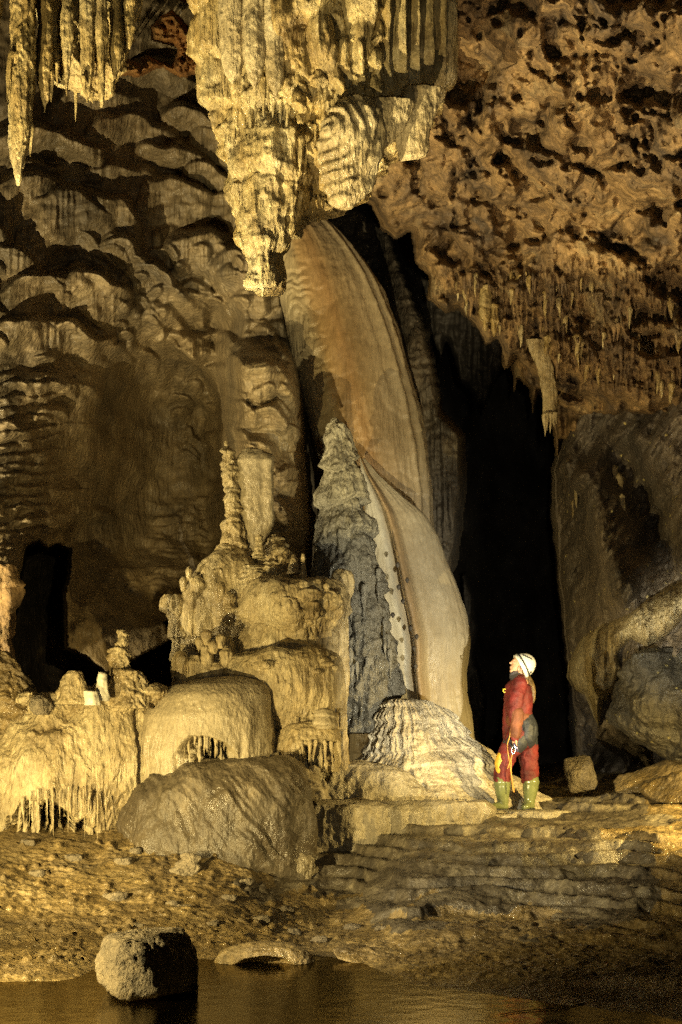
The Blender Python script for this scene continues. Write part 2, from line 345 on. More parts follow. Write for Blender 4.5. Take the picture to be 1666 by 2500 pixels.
# ------------------------------------------------------------------ the left wall with its hooded flowstone
LOBES = [ (560,815,44,20,60,8,.30),(540,890,38,18,66,18,.26),(572,955,42,20,66,5,.30),(556,1030,38,16,60,0,.24),(600,1085,44,16,60,10,.24), (120,300,150,40,90,6,.3),(330,270,120,40,90,12,.3),(470,250,80,30,90,10,.3),(240,200,130,50,80,0,.3),(400,150,120,40,80,6,.3),(520,380,60,30,100,14,.3),(30,330,70,30,60,0,.25),(540,300,60,30,120,20,.3), # u, v of the crest, half width, sag of the crest, length below, tilt (deg), height (m)
 (185,455,125,60,190,8,.38),(60,425,95,30,150,-5,.30),(95,385,60,25,60,10,.2),(300,470,95,60,130,32,.34),(445,425,95,35,130,12,.42),
 (440,345,110,20,70,8,.25),(330,395,120,40,90,18,.25),(490,560,80,35,115,4,.42),(585,600,70,26,120,5,.34),(30,580,90,45,120,10,.40),(330,575,70,35,80,30,.32),
 (400,640,80,40,70,34,.32),(150,650,170,55,130,2,.42),(250,715,110,35,60,6,.25),(60,755,90,50,140,4,.34),(170,770,110,40,100,10,.34),
 (120,905,70,26,60,0,.26),(440,690,60,34,60,24,.26),(470,730,50,26,50,26,.26),(420,750,48,24,60,30,.26),(520,700,42,20,40,10,.22),(575,725,40,18,40,10,.20),
 (505,800,130,26,75,4,.40),(640,855,70,40,150,22,.34),(590,965,55,24,60,8,.30),(655,985,60,26,70,14,.34),(620,1060,70,26,60,12,.30),(690,1110,50,26,60,30,.28),
 (600,1140,60,22,50,0,.2),(660,1200,60,26,60,18,.25),(690,800,50,30,80,40,.26),(640,700,50,30,70,40,.26),(700,900,40,30,90,50,.2),(270,845,60,18,40,8,.2),
 (365,850,80,20,40,10,.2),(120,990,50,18,40,0,.18),(150,1240,120,24,50,-4,.2),(420,1360,60,16,40,6,.12),(230,545,60,30,60,30,.3),(560,470,50,30,90,25,.3),(-80,700,120,50,170,0,.4),(-60,520,100,50,150,0,.4)]
_g = np.random.default_rng(5)
SMALL = [(_g.uniform(560, 735), _g.uniform(630, 1270), _g.uniform(14, 38), _g.uniform(6, 18), _g.uniform(24, 60), _g.uniform(10, 50), _g.uniform(.10, .24)) for _ in range(70)] + \
        [(_g.uniform(260, 580), _g.uniform(560, 860), _g.uniform(16, 42), _g.uniform(6, 20), _g.uniform(26, 60), _g.uniform(0, 45), _g.uniform(.10, .22)) for _ in range(46)] + \
        [(_g.uniform(430, 620), _g.uniform(780, 1120), _g.uniform(14, 34), _g.uniform(6, 14), _g.uniform(24, 50), _g.uniform(0, 45), _g.uniform(.10, .2)) for _ in range(30)] + \
        [(_g.uniform(-60, 230), _g.uniform(380, 1400), _g.uniform(18, 55), _g.uniform(6, 16), _g.uniform(20, 50), _g.uniform(-12, 20), _g.uniform(.08, .2)) for _ in range(36)] + \
        [(_g.uniform(250, 560), _g.uniform(1180, 1440), _g.uniform(12, 40), _g.uniform(4, 12), _g.uniform(14, 30), _g.uniform(-10, 14), _g.uniform(.05, .12)) for _ in range(40)]
def left_depth(U, V):
    D = table(U, V, [-300, 0, 200, 400, 530, 600, 700, 800], [-300, 200, 420, 700, 950, 1200, 1500, 1900],
      [[15.5, 16.5, 17.4, 18.4, 19, 19.2, 19.5, 20], [15.8, 17.0, 17.8, 18.6, 18.9, 19, 19, 19.5], [15.6, 17.0, 17.6, 18.4, 18.6, 18.4, 18.4, 19], [15.2, 16.6, 17.4, 17.9, 18.1, 17.9, 17.9, 18.8],
       [14.9, 16.2, 17.4, 18.6, 18.9, 17.7, 17.7, 18.6], [14.8, 16.0, 17.6, 18.7, 19.0, 17.8, 17.9, 18.8], [14.8, 16.0, 17.4, 18.3, 18.6, 18.2, 18.3, 18.9], [14.6, 15.6, 16.6, 17.2, 17.6, 18.0, 18.4, 18.9]])
    Wu = U + 36 * fbm(U / 110, V / 110, 1.1, 2, 5); Wv = V + 36 * fbm(U / 100, V / 100, 2.1, 2, 6)
    H = np.zeros(U.shape)
    for (u, v, w, s, L, t, h) in LOBES:
        a = R(t); du, dv = Wu - u, Wv - v
        x = (du * math.cos(a) + dv * math.sin(a)) / w; y = -du * math.sin(a) + dv * math.cos(a) - s * x * x
        env = np.sqrt(np.clip(1 - x * x, 0, 1)) ** .8
        h = h * (.75 + .6 * (math.sin(u * 12.9 + v * 7.1) * .5 + .5))
        H = np.maximum(H, h * ss(-4, 20, y) * np.clip(1 - y / (L * (0.6 + .4 * env)), 0, 1) ** 0.75 * env)
    H2 = np.zeros(U.shape)
    for (u, v, w, s, L, t, h) in SMALL:
        iu = (np.abs(U - u) < w + 40) & (np.abs(V - v) < w + L + 40)
        if not iu.any(): continue
        a = R(t); du, dv = Wu[iu] - u, Wv[iu] - v
        x = (du * math.cos(a) + dv * math.sin(a)) / w; y = -du * math.sin(a) + dv * math.cos(a) - s * x * x
        env = np.sqrt(np.clip(1 - x * x, 0, 1))
        H2[iu] = np.maximum(H2[iu], h * ss(-3, 10, y) * np.clip(1 - y / L, 0, 1) ** .8 * env)
    H = H + H2 * .75
    # the steep fold that ends the smooth recess on the right
    edge = np.interp(V, [700, 850, 900, 1000, 1100, 1250, 1400], [560, 420, 480, 535, 545, 550, 560])
    D = D - 1.0 * ss(-2, 26, Wu * .3 + U * .7 - edge) * ss(820, 900, V) * ss(1400, 1250, V)
    Wr = U + 90 * fbm(U / 150, V / 150, 7, 3, 15); Wq = V + 90 * fbm(U / 150, V / 150, 9, 3, 16)
    rec = ss(90, 380, Wr + .25 * (V - 1150)) * ss(700, 1080, Wq + .5 * np.abs(U - 400)) * ss(1600, 1300, Wq) * ss(600, 500, Wu)
    D = D + 1.9 * rec  # hollow deepened so the lamps leave it dark, in place of a cast shadow
    # rows of small rippling hoods
    rp = np.maximum(0, ss(240, 90, U + 30 * fbm(U / 50, V / 50, 0, 2, 8)) * ss(860, 920, V) * ss(1560, 1400, V))
    rp = np.maximum(rp, ss(560, 620, U) * ss(640, 720, V) * ss(1330, 1200, V) * .2)
    rp = np.maximum(rp, ss(330, 400, U) * ss(1180, 1260, V) * .45)
    rp = np.maximum(rp, .10 * ss(400, 480, V) * ss(900, 820, V))
    ph = (V + 26 * fbm(U / 90, V / 60, 0.7, 3, 21) + 0.12 * U) / 27.0; f = ph - np.floor(ph)
    D = D - rp * 0.17 * (ss(0, .25, f) * (1 - f) ** .7) * (0.35 + 0.9 * np.clip(fbm(U / 34, V / 16, 5, 2, 31) + .5, 0, 1))
    st = fbm(U / 9, V / 210, 0.2, 3, 12)
    D = D - 1.55 * H - 0.07 * st * np.clip(H * 5, .12, 1) * ss(-.25, .25, fbm(U / 90, V / 90, 3, 2, 66)) - .20 * fbm(U / 90, V / 80, 4.4, 3, 3) - .012 * fbm(U / 12, V / 22, 1, 3, 44)
    # deep recess behind the mound, shaped to stand in for a jagged black shadow
    gap = poly_dist(U, V, [(60, 1330), (95, 1318), (118, 1335), (140, 1325), (175, 1340), (172, 1400), (160, 1450), (165, 1580), (210, 1600), (262, 1640), (420, 1560), (400, 1520), (440, 1500), (440, 1700), (-40, 1760), (-20, 1560), (30, 1500), (45, 1400)]) + 5 * fbm(U / 12, V / 12, 0, 3, 9)
    D = D + 4.5 * ss(-2, 12, gap)
    # the crack between wall and cascade
    D = D + 1.2 * ss(700, 745, U - np.interp(V, [600, 1000, 1300], [-40, 20, 40])) * ss(560, 640, V)
    return D
wall_l = relief('cave_wall', -300, 800, -300, 1900, 2.6, left_depth, M['wall'])
tag(wall_l, kind='structure')
# ------------------------------------------------------------------ brown sloping ceiling, upper right
ceil_poly = [(860, -320), (870, 300), (840, 460), (905, 500), (930, 560), (965, 588), (1000, 570), (1010, 640), (1045, 672), (1042, 730), (1085, 768), (1120, 760), (1160, 800), (1185, 845), (1215, 830), (1232, 905),
             (1262, 880), (1300, 930), (1330, 1000), (1385, 1010), (1400, 1100), (1425, 1180), (1460, 1250), (1700, 1300), (2000, 1300), (2000, -320)]
def rocky(X, Y, Z, s=0, a=1.0):
    wx = X + .16 * fbm(X, Y, Z, 2, s + 3); wz = Z + .16 * fbm(X, Y, Z, 2, s + 4)
    f1, f2, c = voro(wx * 1.0, Y * .5, wz * 1.2, s)
    wx2 = X + .06 * fbm(X * 3, Y * 3, Z * 3, 3, s + 23); wz2 = Z + .06 * fbm(X * 3, Y * 3, Z * 3, 3, s + 24)
    g1, g2, c2 = voro(wx2 * 2.6, Y * 1.2, wz2 * 2.9, s + 7)
    h = .06 * c - .12 * f1 - .26 * g1 + .35 * fbm(X * 2.2, Y * 1.2, Z * 2.2, 4, s + 61) + .10 * c2
    h = h + .55 * fbm(X * 1.1, Y * .8, Z * 1.1, 5, s + 11, .58) + .16 * ridged(X * 2.0, Y * 2, Z * 2.4, 4, s + 15) + .11 * fbm(X * 7, Y * 7, Z * 7, 4, s + 19, .6)
    h = h - .30 * ss(.10, .0, np.abs(fbm(wx * 1.1 + 3, 2.0, wz * 1.1, 5, s + 51))) * ss(.0, .2, fbm(X * 1.2, 1, Z * 1.2, 3, s + 52))
    return a * h
def ceil_depth(U, V):
    D = table(U, V, [850, 1100, 1400, 1700, 2000], [-320, 0, 300, 600, 800, 1000, 1300],
      [[12.8, 12.2, 11.4, 10.6, 10], [14.0, 13.4, 12.4, 11.6, 11], [15.5, 14.8, 13.6, 12.8, 12.2], [17.0, 16.3, 15.2, 14.4, 13.8], [18, 17.2, 16.4, 15.6, 15], [18, 17.6, 17.0, 16.5, 16], [18, 17.6, 16.9, 16.2, 15.8]])
    X = (U - CX) / F * D; Z = CZ + (HOR - V) / F * D
    A = U / 290 + .08 * fbm(U / 200, V / 200, 5, 3, 81); B = V / 290 + .08 * fbm(U / 200, V / 200, 9, 3, 82)
    D = D - rocky(A, 0 * A + .3, B, 2, 1.15) - .75 * fbm(A * .9, 3, B * .9, 3, 83) - .16 * ridged(A * 1.3, 6, B * 1.3, 3, 84)
    X = A * 1.1; Z = B * 1.1
    pit = fbm(X * 1.5, 2.2, Z * 1.5, 4, 71); D = D + .55 * ss(.12, .30, pit) + .25 * ss(.10, .25, fbm(X * 4, 1.2, Z * 4, 3, 73))
    fr = ss(600, 700, V) * ss(1010, 900, V)
    D = D - fr * (.34 * fbm(U / 12, V / 60, 2, 3, 61) + .16 * fbm(U / 6, V / 25, 2, 2, 62))
    big = poly_dist(U, V, [(1345, 920), (1500, 930), (1700, 960), (1700, 1010), (1480, 1010), (1380, 980)])
    D = D - .5 * ss(-60, 10, (V - 700) * .5 - 80) * ss(1000, 940, V) * ss(1300, 1420, U)
    D = D + 1.6 * ss(1000, 1030, V + 18 * fbm(U / 50, 1, 1, 3, 77)) * ss(1340, 1420, U)
    return D
ceil = relief('cave_ceiling', 850, 1960, -310, 1300, 2.7, ceil_depth, M['ceil'], ceil_poly, 1.6, 40, jag=9)
tag(ceil, kind='structure')
# ------------------------------------------------------------------ dark wall behind the cascade and its brown ribbed buttress
mid_poly = [(640, 380), (830, 440), (960, 560), (1010, 700), (1050, 800), (1085, 1000), (1140, 1060), (1143, 1200), (1118, 1380), (1100, 1420), (1120, 1500), (1150, 1700), (1180, 1830), (1190, 1960), (600, 1960), (600, 380)]
def mid_depth(U, V):
    D = table(U, V, [600, 900, 1000, 1100, 1200], [350, 600, 900, 1100, 1400, 1960], [[21, 20.5, 20, 20, 20], [20.5, 20, 19.2, 19, 19], [20.5, 19.6, 18.4, 18.2, 18.6], [20.5, 19.6, 18.3, 17.9, 18.4], [20.5, 19.8, 18.6, 18.3, 18.8], [20.5, 20, 19.2, 19, 19.2]])
    return D - .25 * fbm(U / 60, V / 130, 8, 4, 4) - .22 * ss(940, 1010, V) * ss(1400, 1320, V) * fbm(U / 11, V / 160, 1, 3, 7) - .12 * ridged(U / 60, V / 40, 3, 3, 9) - .03 * fbm(U / 9, V / 14, 3, 3, 5)
tag(relief('cave_wall_middle', 600, 1200, 350, 1960, 3.2, mid_depth, rock_mat('brown_limestone_wall', [(.07, .06, .05), (.13, .105, .075), (.2, .155, .1)], 1.2, (1, 1, .3), .8, 14, wave=.8), mid_poly, 1.5, 30), kind='structure')
# farther curtain of rock seen dimly across the passage
far_poly = [(940, 560), (1000, 640), (1200, 780), (1260, 780), (1262, 860), (1225, 905), (1200, 960), (1185, 1010), (1172, 985), (1158, 1012), (1150, 960), (1120, 930), (1105, 870), (1090, 830), (1080, 900), (1072, 1000), (1068, 860), (1000, 760)]
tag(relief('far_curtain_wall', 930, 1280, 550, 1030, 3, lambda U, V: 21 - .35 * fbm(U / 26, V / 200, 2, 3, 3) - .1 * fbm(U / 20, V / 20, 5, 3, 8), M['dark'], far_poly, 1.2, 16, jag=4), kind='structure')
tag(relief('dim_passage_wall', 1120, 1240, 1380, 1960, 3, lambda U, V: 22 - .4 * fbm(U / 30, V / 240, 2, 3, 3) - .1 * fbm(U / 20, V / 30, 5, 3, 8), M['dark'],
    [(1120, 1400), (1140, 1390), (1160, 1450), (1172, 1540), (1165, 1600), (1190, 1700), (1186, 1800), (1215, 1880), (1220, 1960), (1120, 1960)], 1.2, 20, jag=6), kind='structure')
tag(relief('hanging_rock_rib', 1230, 1440, 780, 1320, 3, lambda U, V: 18.4 + (U - 1230) * -.003 - .35 * fbm(U / 34, V / 190, 2, 3, 3) - .15 * fbm(U / 24, V / 24, 5, 4, 8), M['ceil'],
    [(1240, 780), (1440, 780), (1440, 1320), (1400, 1310), (1385, 1250), (1398, 1190), (1388, 1130), (1372, 1080), (1362, 1140), (1352, 1090), (1342, 1010), (1318, 960), (1300, 1020), (1290, 950), (1268, 930), (1255, 960), (1246, 880)], 1.2, 20, jag=5), kind='structure')
# ------------------------------------------------------------------ right wall
rw_poly = [(1345, 1140), (1370, 1050), (1400, 980), (2000, 900), (2000, 2100), (1480, 2100), (1440, 1960), (1400, 1900), (1390, 1790), (1385, 1650), (1372, 1560), (1362, 1450), (1350, 1340), (1338, 1240)]
def right_depth(U, V):
    D = table(U, V, [1330, 1400, 1480, 1560, 1700, 2000], [900, 1150, 1400, 1600, 1750, 1900, 2100],
      [[18.5, 18, 17.5, 17, 16.4, 15.5], [18.6, 17.8, 17.0, 16.4, 15.6, 14.5], [18.8, 17.6, 16.4, 15.8, 15.0, 14], [19, 17.8, 16.2, 15.4, 14.7, 13.8], [19, 18.4, 17.6, 16.2, 15.0, 14], [19, 18.6, 18.2, 17.6, 16.6, 15], [19, 18.6, 18, 17.5, 16.5, 15]])
    Wv = V + 10 * fbm(U / 50, V / 50, 2, 3, 2)
    # diagonal bands rising to the right
    q = (U - 1400) * .85 + (V - 1500) * .55
    D = D - .55 * fbm(q / 90, (U - V) / 300, 1, 4, 3) - .34 * fbm(q / 34, (U * .5 - V) / 120, 2, 4, 5) - .12 * fbm(U / 26, V / 40, 2, 4, 25)
    sp = np.exp(-((U - 1440 - .30 * (V - 1200)) / 46) ** 2) * ss(1080, 1180, V) * ss(1560, 1420, V)
    D = D - .75 * sp + .8 * np.exp(-((U - 1560 - .35 * (V - 1200)) / 50) ** 2) * ss(1050, 1150, V) * ss(1500, 1380, V)
    D = D + .9 * ss(1760, 1860, V - .35 * (1560 - U)) * ss(1400, 1500, U) - .0
    return D - .035 * fbm(U / 12, V / 12, 7, 4, 6)
tag(relief('cave_wall_right', 1330, 1960, 900, 2100, 3, right_depth, rock_mat('streaked_limestone', [(.07, .06, .05), (.15, .12, .09), (.26, .21, .15)], 1.1, (1, 1, .45), .9, 16, (.3, .7), (.05, .045, .04), .9, .6, speck=((.6, .5, .2), 7.0, .16), wave=.5), rw_poly, 1.6, 26), kind='structure')
def hood_depth(U, V):
    e = poly_dist(U, V, hood_poly)
    return right_depth(U, V) * .5 + .5 * right_depth(U * .0 + np.clip(U, 1390, 1700), V * 0 + 1560) - .30 - .30 * ss(0, 50, e) - .10 * fbm(U / 7, V / 90, 3, 3, 14) - .08 * fbm(U / 16, V / 9, 2, 3, 18) * ss(1580, 1480, V + (U - 1500) * .3) - .02 * fbm(U / 8, V / 8, 1, 3, 19)
hood_poly = [(1382, 1655), (1392, 1590), (1420, 1545), (1470, 1515), (1530, 1492), (1580, 1455), (1640, 1425), (1740, 1385), (1900, 1340), (1900, 1440), (1690, 1490), (1655, 1535), (1620, 1568), (1580, 1588), (1545, 1572), (1515, 1598), (1524, 1632), (1505, 1680), (1476, 1712), (1462, 1790), (1446, 1745), (1424, 1700), (1402, 1690)]
tag(relief('flowstone_hood', 1375, 1910, 1330, 1800, 2.6, hood_depth, M['cream'], hood_poly, 1.0, 26, jag=5), 'pale fluted hood of flowstone bulging from the dark right wall behind the caver', 'flowstone')
# ------------------------------------------------------------------ closing rock far behind
def back_depth(U, V):
    return 27 - 1.2 * fbm(U / 200, V / 260, 1, 4, 2) - .3 * fbm(U / 40, V / 120, 1, 3, 2)
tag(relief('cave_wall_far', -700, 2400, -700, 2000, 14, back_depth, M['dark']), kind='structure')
# orange vault seen through the gap at the top
vault_poly = [(250, -300), (520, -300), (520, 120), (495, 180), (440, 195), (400, 165), (340, 190), (275, 188), (255, 170), (300, 140), (335, 150), (360, 130), (420, 160), (430, 120), (370, 100), (365, 60), (420, 20), (470, 70), (480, 20), (370, -20), (350, 0)]
tag(relief('orange_vault', 240, 540, -300, 210, 3, lambda U, V: 16.5 - .5 * fbm(U / 50, V / 50, 2, 4, 3) - .2 * fbm(U / 15, V / 15, 2, 3, 5), rock_mat('rusty_limestone', [(.16, .07, .02), (.36, .17, .05), (.42, .26, .09)], 2.2, (1, 1, 1), .8, 12), vault_poly, 1.2, 18, jag=8), kind='structure')
# ------------------------------------------------------------------ ground: mud bank, rimstone terraces, passage floor
def ground_z(X, Y):
    U = X / Y * F + CX
    sh = np.interp(U, [-300, 0, 230, 480, 660, 800, 860, 1000, 1200, 1300, 1450, 1666, 2000], [10.6, 10.45, 10.7, 10.75, 10.8, 10.9, 10.7, 9.55, 9.2, 8.95, 8.7, 8.3, 8.0])
    sh = sh - .22 + .12 * fbm(X * 1.5, Y * .3, 2, 3, 8)
    def prof(pts): return np.interp(Y - sh, [p[0] for p in pts], [p[1] for p in pts])
    zl = prof([(-4, -.22), (-1, -.07), (0, 0), (.7, .13), (1.7, .40), (2.4, .62), (3.2, .9), (6, 1.25), (12, 1.5)])
    zm = prof([(-4, -.22), (-1, -.09), (0, 0), (1.1, .08), (2.1, .26), (3.0, .50), (4.0, .74), (4.7, .86), (5.2, .92), (6.5, .97), (14, 1.10)])
    zr = prof([(-4, -.2), (-1, -.07), (0, 0), (1.8, .13), (3.2, .42), (4.7, .74), (6.2, .94), (8.5, 1.08), (12, 1.35)])
    a = ss(520, 760, U); b = ss(1080, 1420, U)
    z = (zl * (1 - a) + zm * a) * (1 - b) + zr * b
    z = z + ss(330, 120, U + 40 * fbm(X * 2, Y * 2, 1, 2, 3)) * ss(9.2, 9.6, Y) * ss(sh + .3, sh - .2, Y) * (.085 - .25 * 0)
    z = z + .10 * ss(1250, 1700, U) * ss(15, 18, Y) + .35 * ss(1450, 1900, U) * ss(14.5, 18, Y)
    return z, U, sh
def ground_full(X, Y):
    z, U, sh = ground_z(X, Y)
    n1 = fbm(X * .9, Y * .5, 0, 4, 3)
    mud = .07 * n1 + .05 * fbm(X * 2.8, Y * 3.0, 1, 4, 9) + .022 * ridged(X * 7, Y * 9, 1, 3, 10)
    dry = ss(-.02, .05, z); lft = 1 - .65 * ss(620, 900, U)
    f1, f2, c = voro(X * 9, Y * 7, 3, 4)
    h1, h2, hc_ = voro(X * 17, Y * 12, 5, 14)
    peb = ss(.45, .1, f1) * (c > .66) * .040 + ss(.45, .1, h1) * (hc_ > .5) * .018 * ss(.45, .62, fbm(X * 1.1, Y * .8, 8, 3, 40) + .5) + .014 * fbm(X * 3.2, Y * 13, 4, 4, 41) + .022 * fbm(X * 11, Y * 11, 4, 4, 43) + ss(.2, .5, fbm(X * 2, Y * 1.4, 6, 2, 30)) * .045 * fbm(X * 13, Y * 9, 2, 3, 31)
    peb = peb * lft
    # terraces
    T = ss(640, 760, U) * ss(1900, 1500, U) * ss(.10, .24, z) * ss(16.2, 15.2, Y) * (.35 + .65 * ss(-.20, .12, fbm(X * .9, Y * 1.1, 6, 3, 47)))
    zz = z + .24 * fbm(X * .5, Y * .4, 3, 3, 14) + .06 * fbm(X * 2.2, Y * 2.2, 3, 4, 15)
    st = .092; k = zz / st + 1.5 * fbm(X * .45, Y * .45, 9, 2, 17) + .45 * fbm(X * 3, Y * 3, 9, 3, 18); f = k - np.floor(k)
    lip = .22 * ss(.22, .30, f) * ss(.42, .33, f)
    zt = (z - zz) * .25 + st * (np.floor(k) + ss(0, .28, f) * .93 + .07 * f + lip)
    ribs = .022 * fbm(X * 12, Y * 9, 3, 3, 19) + .012 * fbm(X * 5, Y * 5, 5, 4, 29)
    zt = zt + ribs + .012 * fbm(X * 5, Y * 8, 2, 3, 22)
    zz2 = z + (mud + peb) * dry
    # low ledges in the right hand mud
    k2 = (z + .05 * n1) / .13; f2_ = k2 - np.floor(k2); led = .05 * (ss(0, .2, f2_) - f2_)
    zz2 = zz2 + led * ss(900, 1200, U) * dry
    out = zz2 * (1 - T) + zt * T
    out = out - .18 * ss(1.0, .2, np.hypot((U - 560) / 90, (Y - 10.72) / .28)) * 0
    return out
gu = np.arange(-420, 2080, 3.2)
gY = 1.0 / np.arange(1 / 30.0, 1 / 4.5, 0.00010)[::-1]
gY = np.unique(np.concatenate([1.0 / np.linspace(1 / 30.0, 1 / 17.0, 60), 1.0 / np.linspace(1 / 17.0, 1 / 9.0, 520), 1.0 / np.linspace(1 / 9.0, 1 / 4.0, 90)]))
GU, GY = np.meshgrid(gu, gY)
GX = (GU - CX) / F * GY
GZ = ground_full(GX, GY)
ground = grid_obj('cave_floor', GX, GY, GZ, M['mud'])
tag(ground, kind='structure')
def gz(x, y): return float(ground_full(np.array([[x]], float), np.array([[y]], float))[0, 0])
# terraces have their own pale calcite: assign by position
ground.data.materials.append(rock_mat('terrace_calcite', [(.045, .038, .03), (.12, .10, .07), (.30, .26, .18)], 3.2, (1, 1, 1), .6, 20, (.25, .55), (.05, .042, .03), 1.8, .8))
cu = (GU[:-1, :-1] * .92 + 260 * fbm(GX[:-1, :-1] * 1.1, GY[:-1, :-1] * 1.1, 3, 5, 55)).ravel(); cy = GY[:-1, :-1].ravel(); cz = (GZ[:-1, :-1] + .35 * fbm(GX[:-1, :-1] * 1.5, GY[:-1, :-1] * 1.5, 7, 5, 56)).ravel()
mi = ((cu > 600) & (cu < 1440) & (cz > .24) & (cy < 15.6)).astype(np.int32)
ground.data.polygons.foreach_set('material_index', mi)
# pool
wm = bpy.data.materials.new('pool_water'); wm.use_nodes = True; nt = wm.node_tree; nt.nodes.clear()
out = N(nt, 'ShaderNodeOutputMaterial'); mx = N(nt, 'ShaderNodeMixShader'); tr = N(nt, 'ShaderNodeBsdfTransparent'); gl = N(nt, 'ShaderNodeBsdfGlossy'); fr = N(nt, 'ShaderNodeFresnel')
tr.inputs[0].default_value = (.50, .42, .26, 1); gl.inputs['Roughness'].default_value = .16; gl.inputs[0].default_value = (.30, .26, .17, 1); fr.inputs[0].default_value = 1.25
nb = N(nt, 'ShaderNodeTexNoise'); nb.inputs['Scale'].default_value = 5; nb.inputs['Detail'].default_value = 3; bp = N(nt, 'ShaderNodeBump'); bp.inputs['Strength'].default_value = .3; bp.inputs['Distance'].default_value = .02
gg = N(nt, 'ShaderNodeNewGeometry'); nt.links.new(gg.outputs['Position'], nb.inputs['Vector']); nt.links.new(nb.outputs[0], bp.inputs['Height']); nt.links.new(bp.outputs[0], gl.inputs['Normal']); nt.links.new(bp.outputs[0], fr.inputs['Normal'])
nt.links.new(fr.outputs[0], mx.inputs[0]); nt.links.new(tr.outputs[0], mx.inputs[1]); nt.links.new(gl.outputs[0], mx.inputs[2]); nt.links.new(mx.outputs[0], out.inputs[0])
pu, pY = np.meshgrid(np.linspace(-420, 2080, 30), np.linspace(4.0, 11.6, 20))
water = grid_obj('pool_water', (pu - CX) / F * pY, pY, pY * 0, wm); tag(water, kind='structure')

# ------------------------------------------------------------------ formations
def dripstone(parent, u, v0, v1, w, Y, mat, name='stalactite', s=0, up=False, lean=0):
    """one small stalactite (or stalagmite when up) as its own part"""
    n = 7; L = v1 - v0
    t = np.linspace(0, 1, n); prof = []
    ph = rng.uniform(0, 6)
    for q in t:
        ww = w * ((1 - q) ** .75 * (1 + .18 * math.sin(q * 9 + ph)) + .03); c = u + lean * q + w * .25 * math.sin(q * 4 + ph)
        prof.append((v0 + L * q, c - ww, c + ww))
    prof[0] = (v0, prof[0][1] + w * .7, prof[0][2] - w * .7); prof.insert(1, (v0 + min(w, L * .12), u - w * .95, u + w * .95))
    if up: prof = [(v0 + v1 - a, b, c) for a, b, c in prof][::-1]
    k = Y / F
    return lathe(name, prof, Y, mat, 1.0, lambda x, y, z, th, v, uu: w * k * .28 * fbm(x * 30, y * 30, z * 8, 2, s), step=max(2.2, w / 2.5), parent=parent, nmax=20)
def form(name, label, cat, prof, Y, mat, group=None, bodyname='body', **k):
    """a formation thing whose body is one mesh; returns the Empty"""
    pv = np.asarray(prof, float); v = pv[-1, 0]; u = (pv[-1, 1] + pv[-1, 2]) / 2
    t = thing(name, label, cat, P(u, v, Y), group)
    b = lathe(bodyname, prof, Y, mat, **k); adopt(t, b); t['_Y'] = Y
    return t
def single(name, label, cat, prof, Y, mat, group=None, **k):
    b = lathe(name, prof, Y, mat, **k); return tag(b, label, cat, group)
def add(t, *objs):
    adopt(t, *objs); return t
def rolls(t, items, mat, name='drapery', s=0, **k):
    for i, (l, r, v0, v1, Y) in enumerate(items):
        w = r - l; c = (l + r) / 2
        prof = [(v0, c - w * .2, c + w * .2), (v0 + w * .4, l, r), (v0 + .5 * (v1 - v0), l, r), (v0 + .8 * (v1 - v0), l + .1 * w, r - .08 * w), (v0 + .93 * (v1 - v0), l + .25 * w, r - .22 * w), (v1, c - 2, c + 2)]
        adopt(t, lathe(name, prof, Y, mat, .9, flow(.02, 16, s + i, .035, 3, 0, 0, .010, 30), step=3.2))

# ---- the great hanging chandelier of curtains in the centre
ch = thing('hanging_formation', 'huge yellow mass of folded curtains and stalactites hanging from the vault at top centre', 'stalactite', P(800, 0, 11.6))
def chd(x, y, z, th, v, u):
    a = ss(880, 960, u)                                    # long clean folds on the right
    r = (1 - a) * (.26 * fbm(x * 4.2, y * 3, z * .7, 3, 3) + .13 * fbm(x * 10, y * 7, z * 1.6, 3, 4)) + a * (.075 * np.sin((u - 900) / 31.0 * 6.28 + 1.5 * fbm(u / 60, v / 200, 1, 2, 2)))
    r = r + .09 * (1 - a) * tiers(z, x, y, .42, 5, .9, .75) + .06 * (1 - a) * fbm(x * 7, y * 7, z * 2.2, 4, 8) + .014 * fbm(x * 26, y * 26, z * 6, 3, 9)
    low = ss(250, 330, v)
    return r + low * (.12 * fbm(x * 5, y * 5, z * 2.6, 4, 21) + .05 * ridged(x * 8, y * 8, z * 3, 3, 22))
adopt(ch, lathe('body', [(-330, 430, 1130), (0, 492, 1098), (120, 496, 1098), (200, 508, 1094), (240, 518, 1080), (290, 535, 1035), (340, 552, 980), (380, 570, 938), (430, 584, 900), (480, 594, 850), (510, 604, 780), (535, 612, 730), (560, 622, 700)],
    11.7, M['hang'], .8, chd, step=3.0, nmax=700))
adopt(ch, lathe('column', [(270, 640, 700), (300, 610, 740), (350, 596, 760), (420, 592, 745), (500, 600, 728), (545, 600, 714), (575, 602, 708), (590, 604, 692), (650, 612, 686), (695, 618, 683), (708, 624, 676)], 11.35, M['hang'], .9,
    flow(.11, 9, 5, .12, 2.2, .5, .08, .02, 24), step=2.8))
shield = lathe('shield', [(240, 840, 900), (275, 800, 930), (320, 784, 944), (350, 780, 944), (400, 782, 934), (440, 790, 918), (470, 798, 900), (492, 808, 875), (505, 820, 856), (510, 832, 845)], 10.92, M['cream'], .55,
    lambda x, y, z, th, v, u: .009 * np.sin(np.hypot(u - 800, (v - 330)) / 4.2 + 3 * fbm(u / 60, v / 60, 1, 2, 3)) + .07 * fbm(x * 2.6, y * 2.6, z * 2.6, 3, 12) + .012 * fbm(u / 9, v / 60, 1, 3, 4) + .0 * fbm(x * 5, y * 5, z * 5, 3, 2), step=2.6)
adopt(ch, shield)
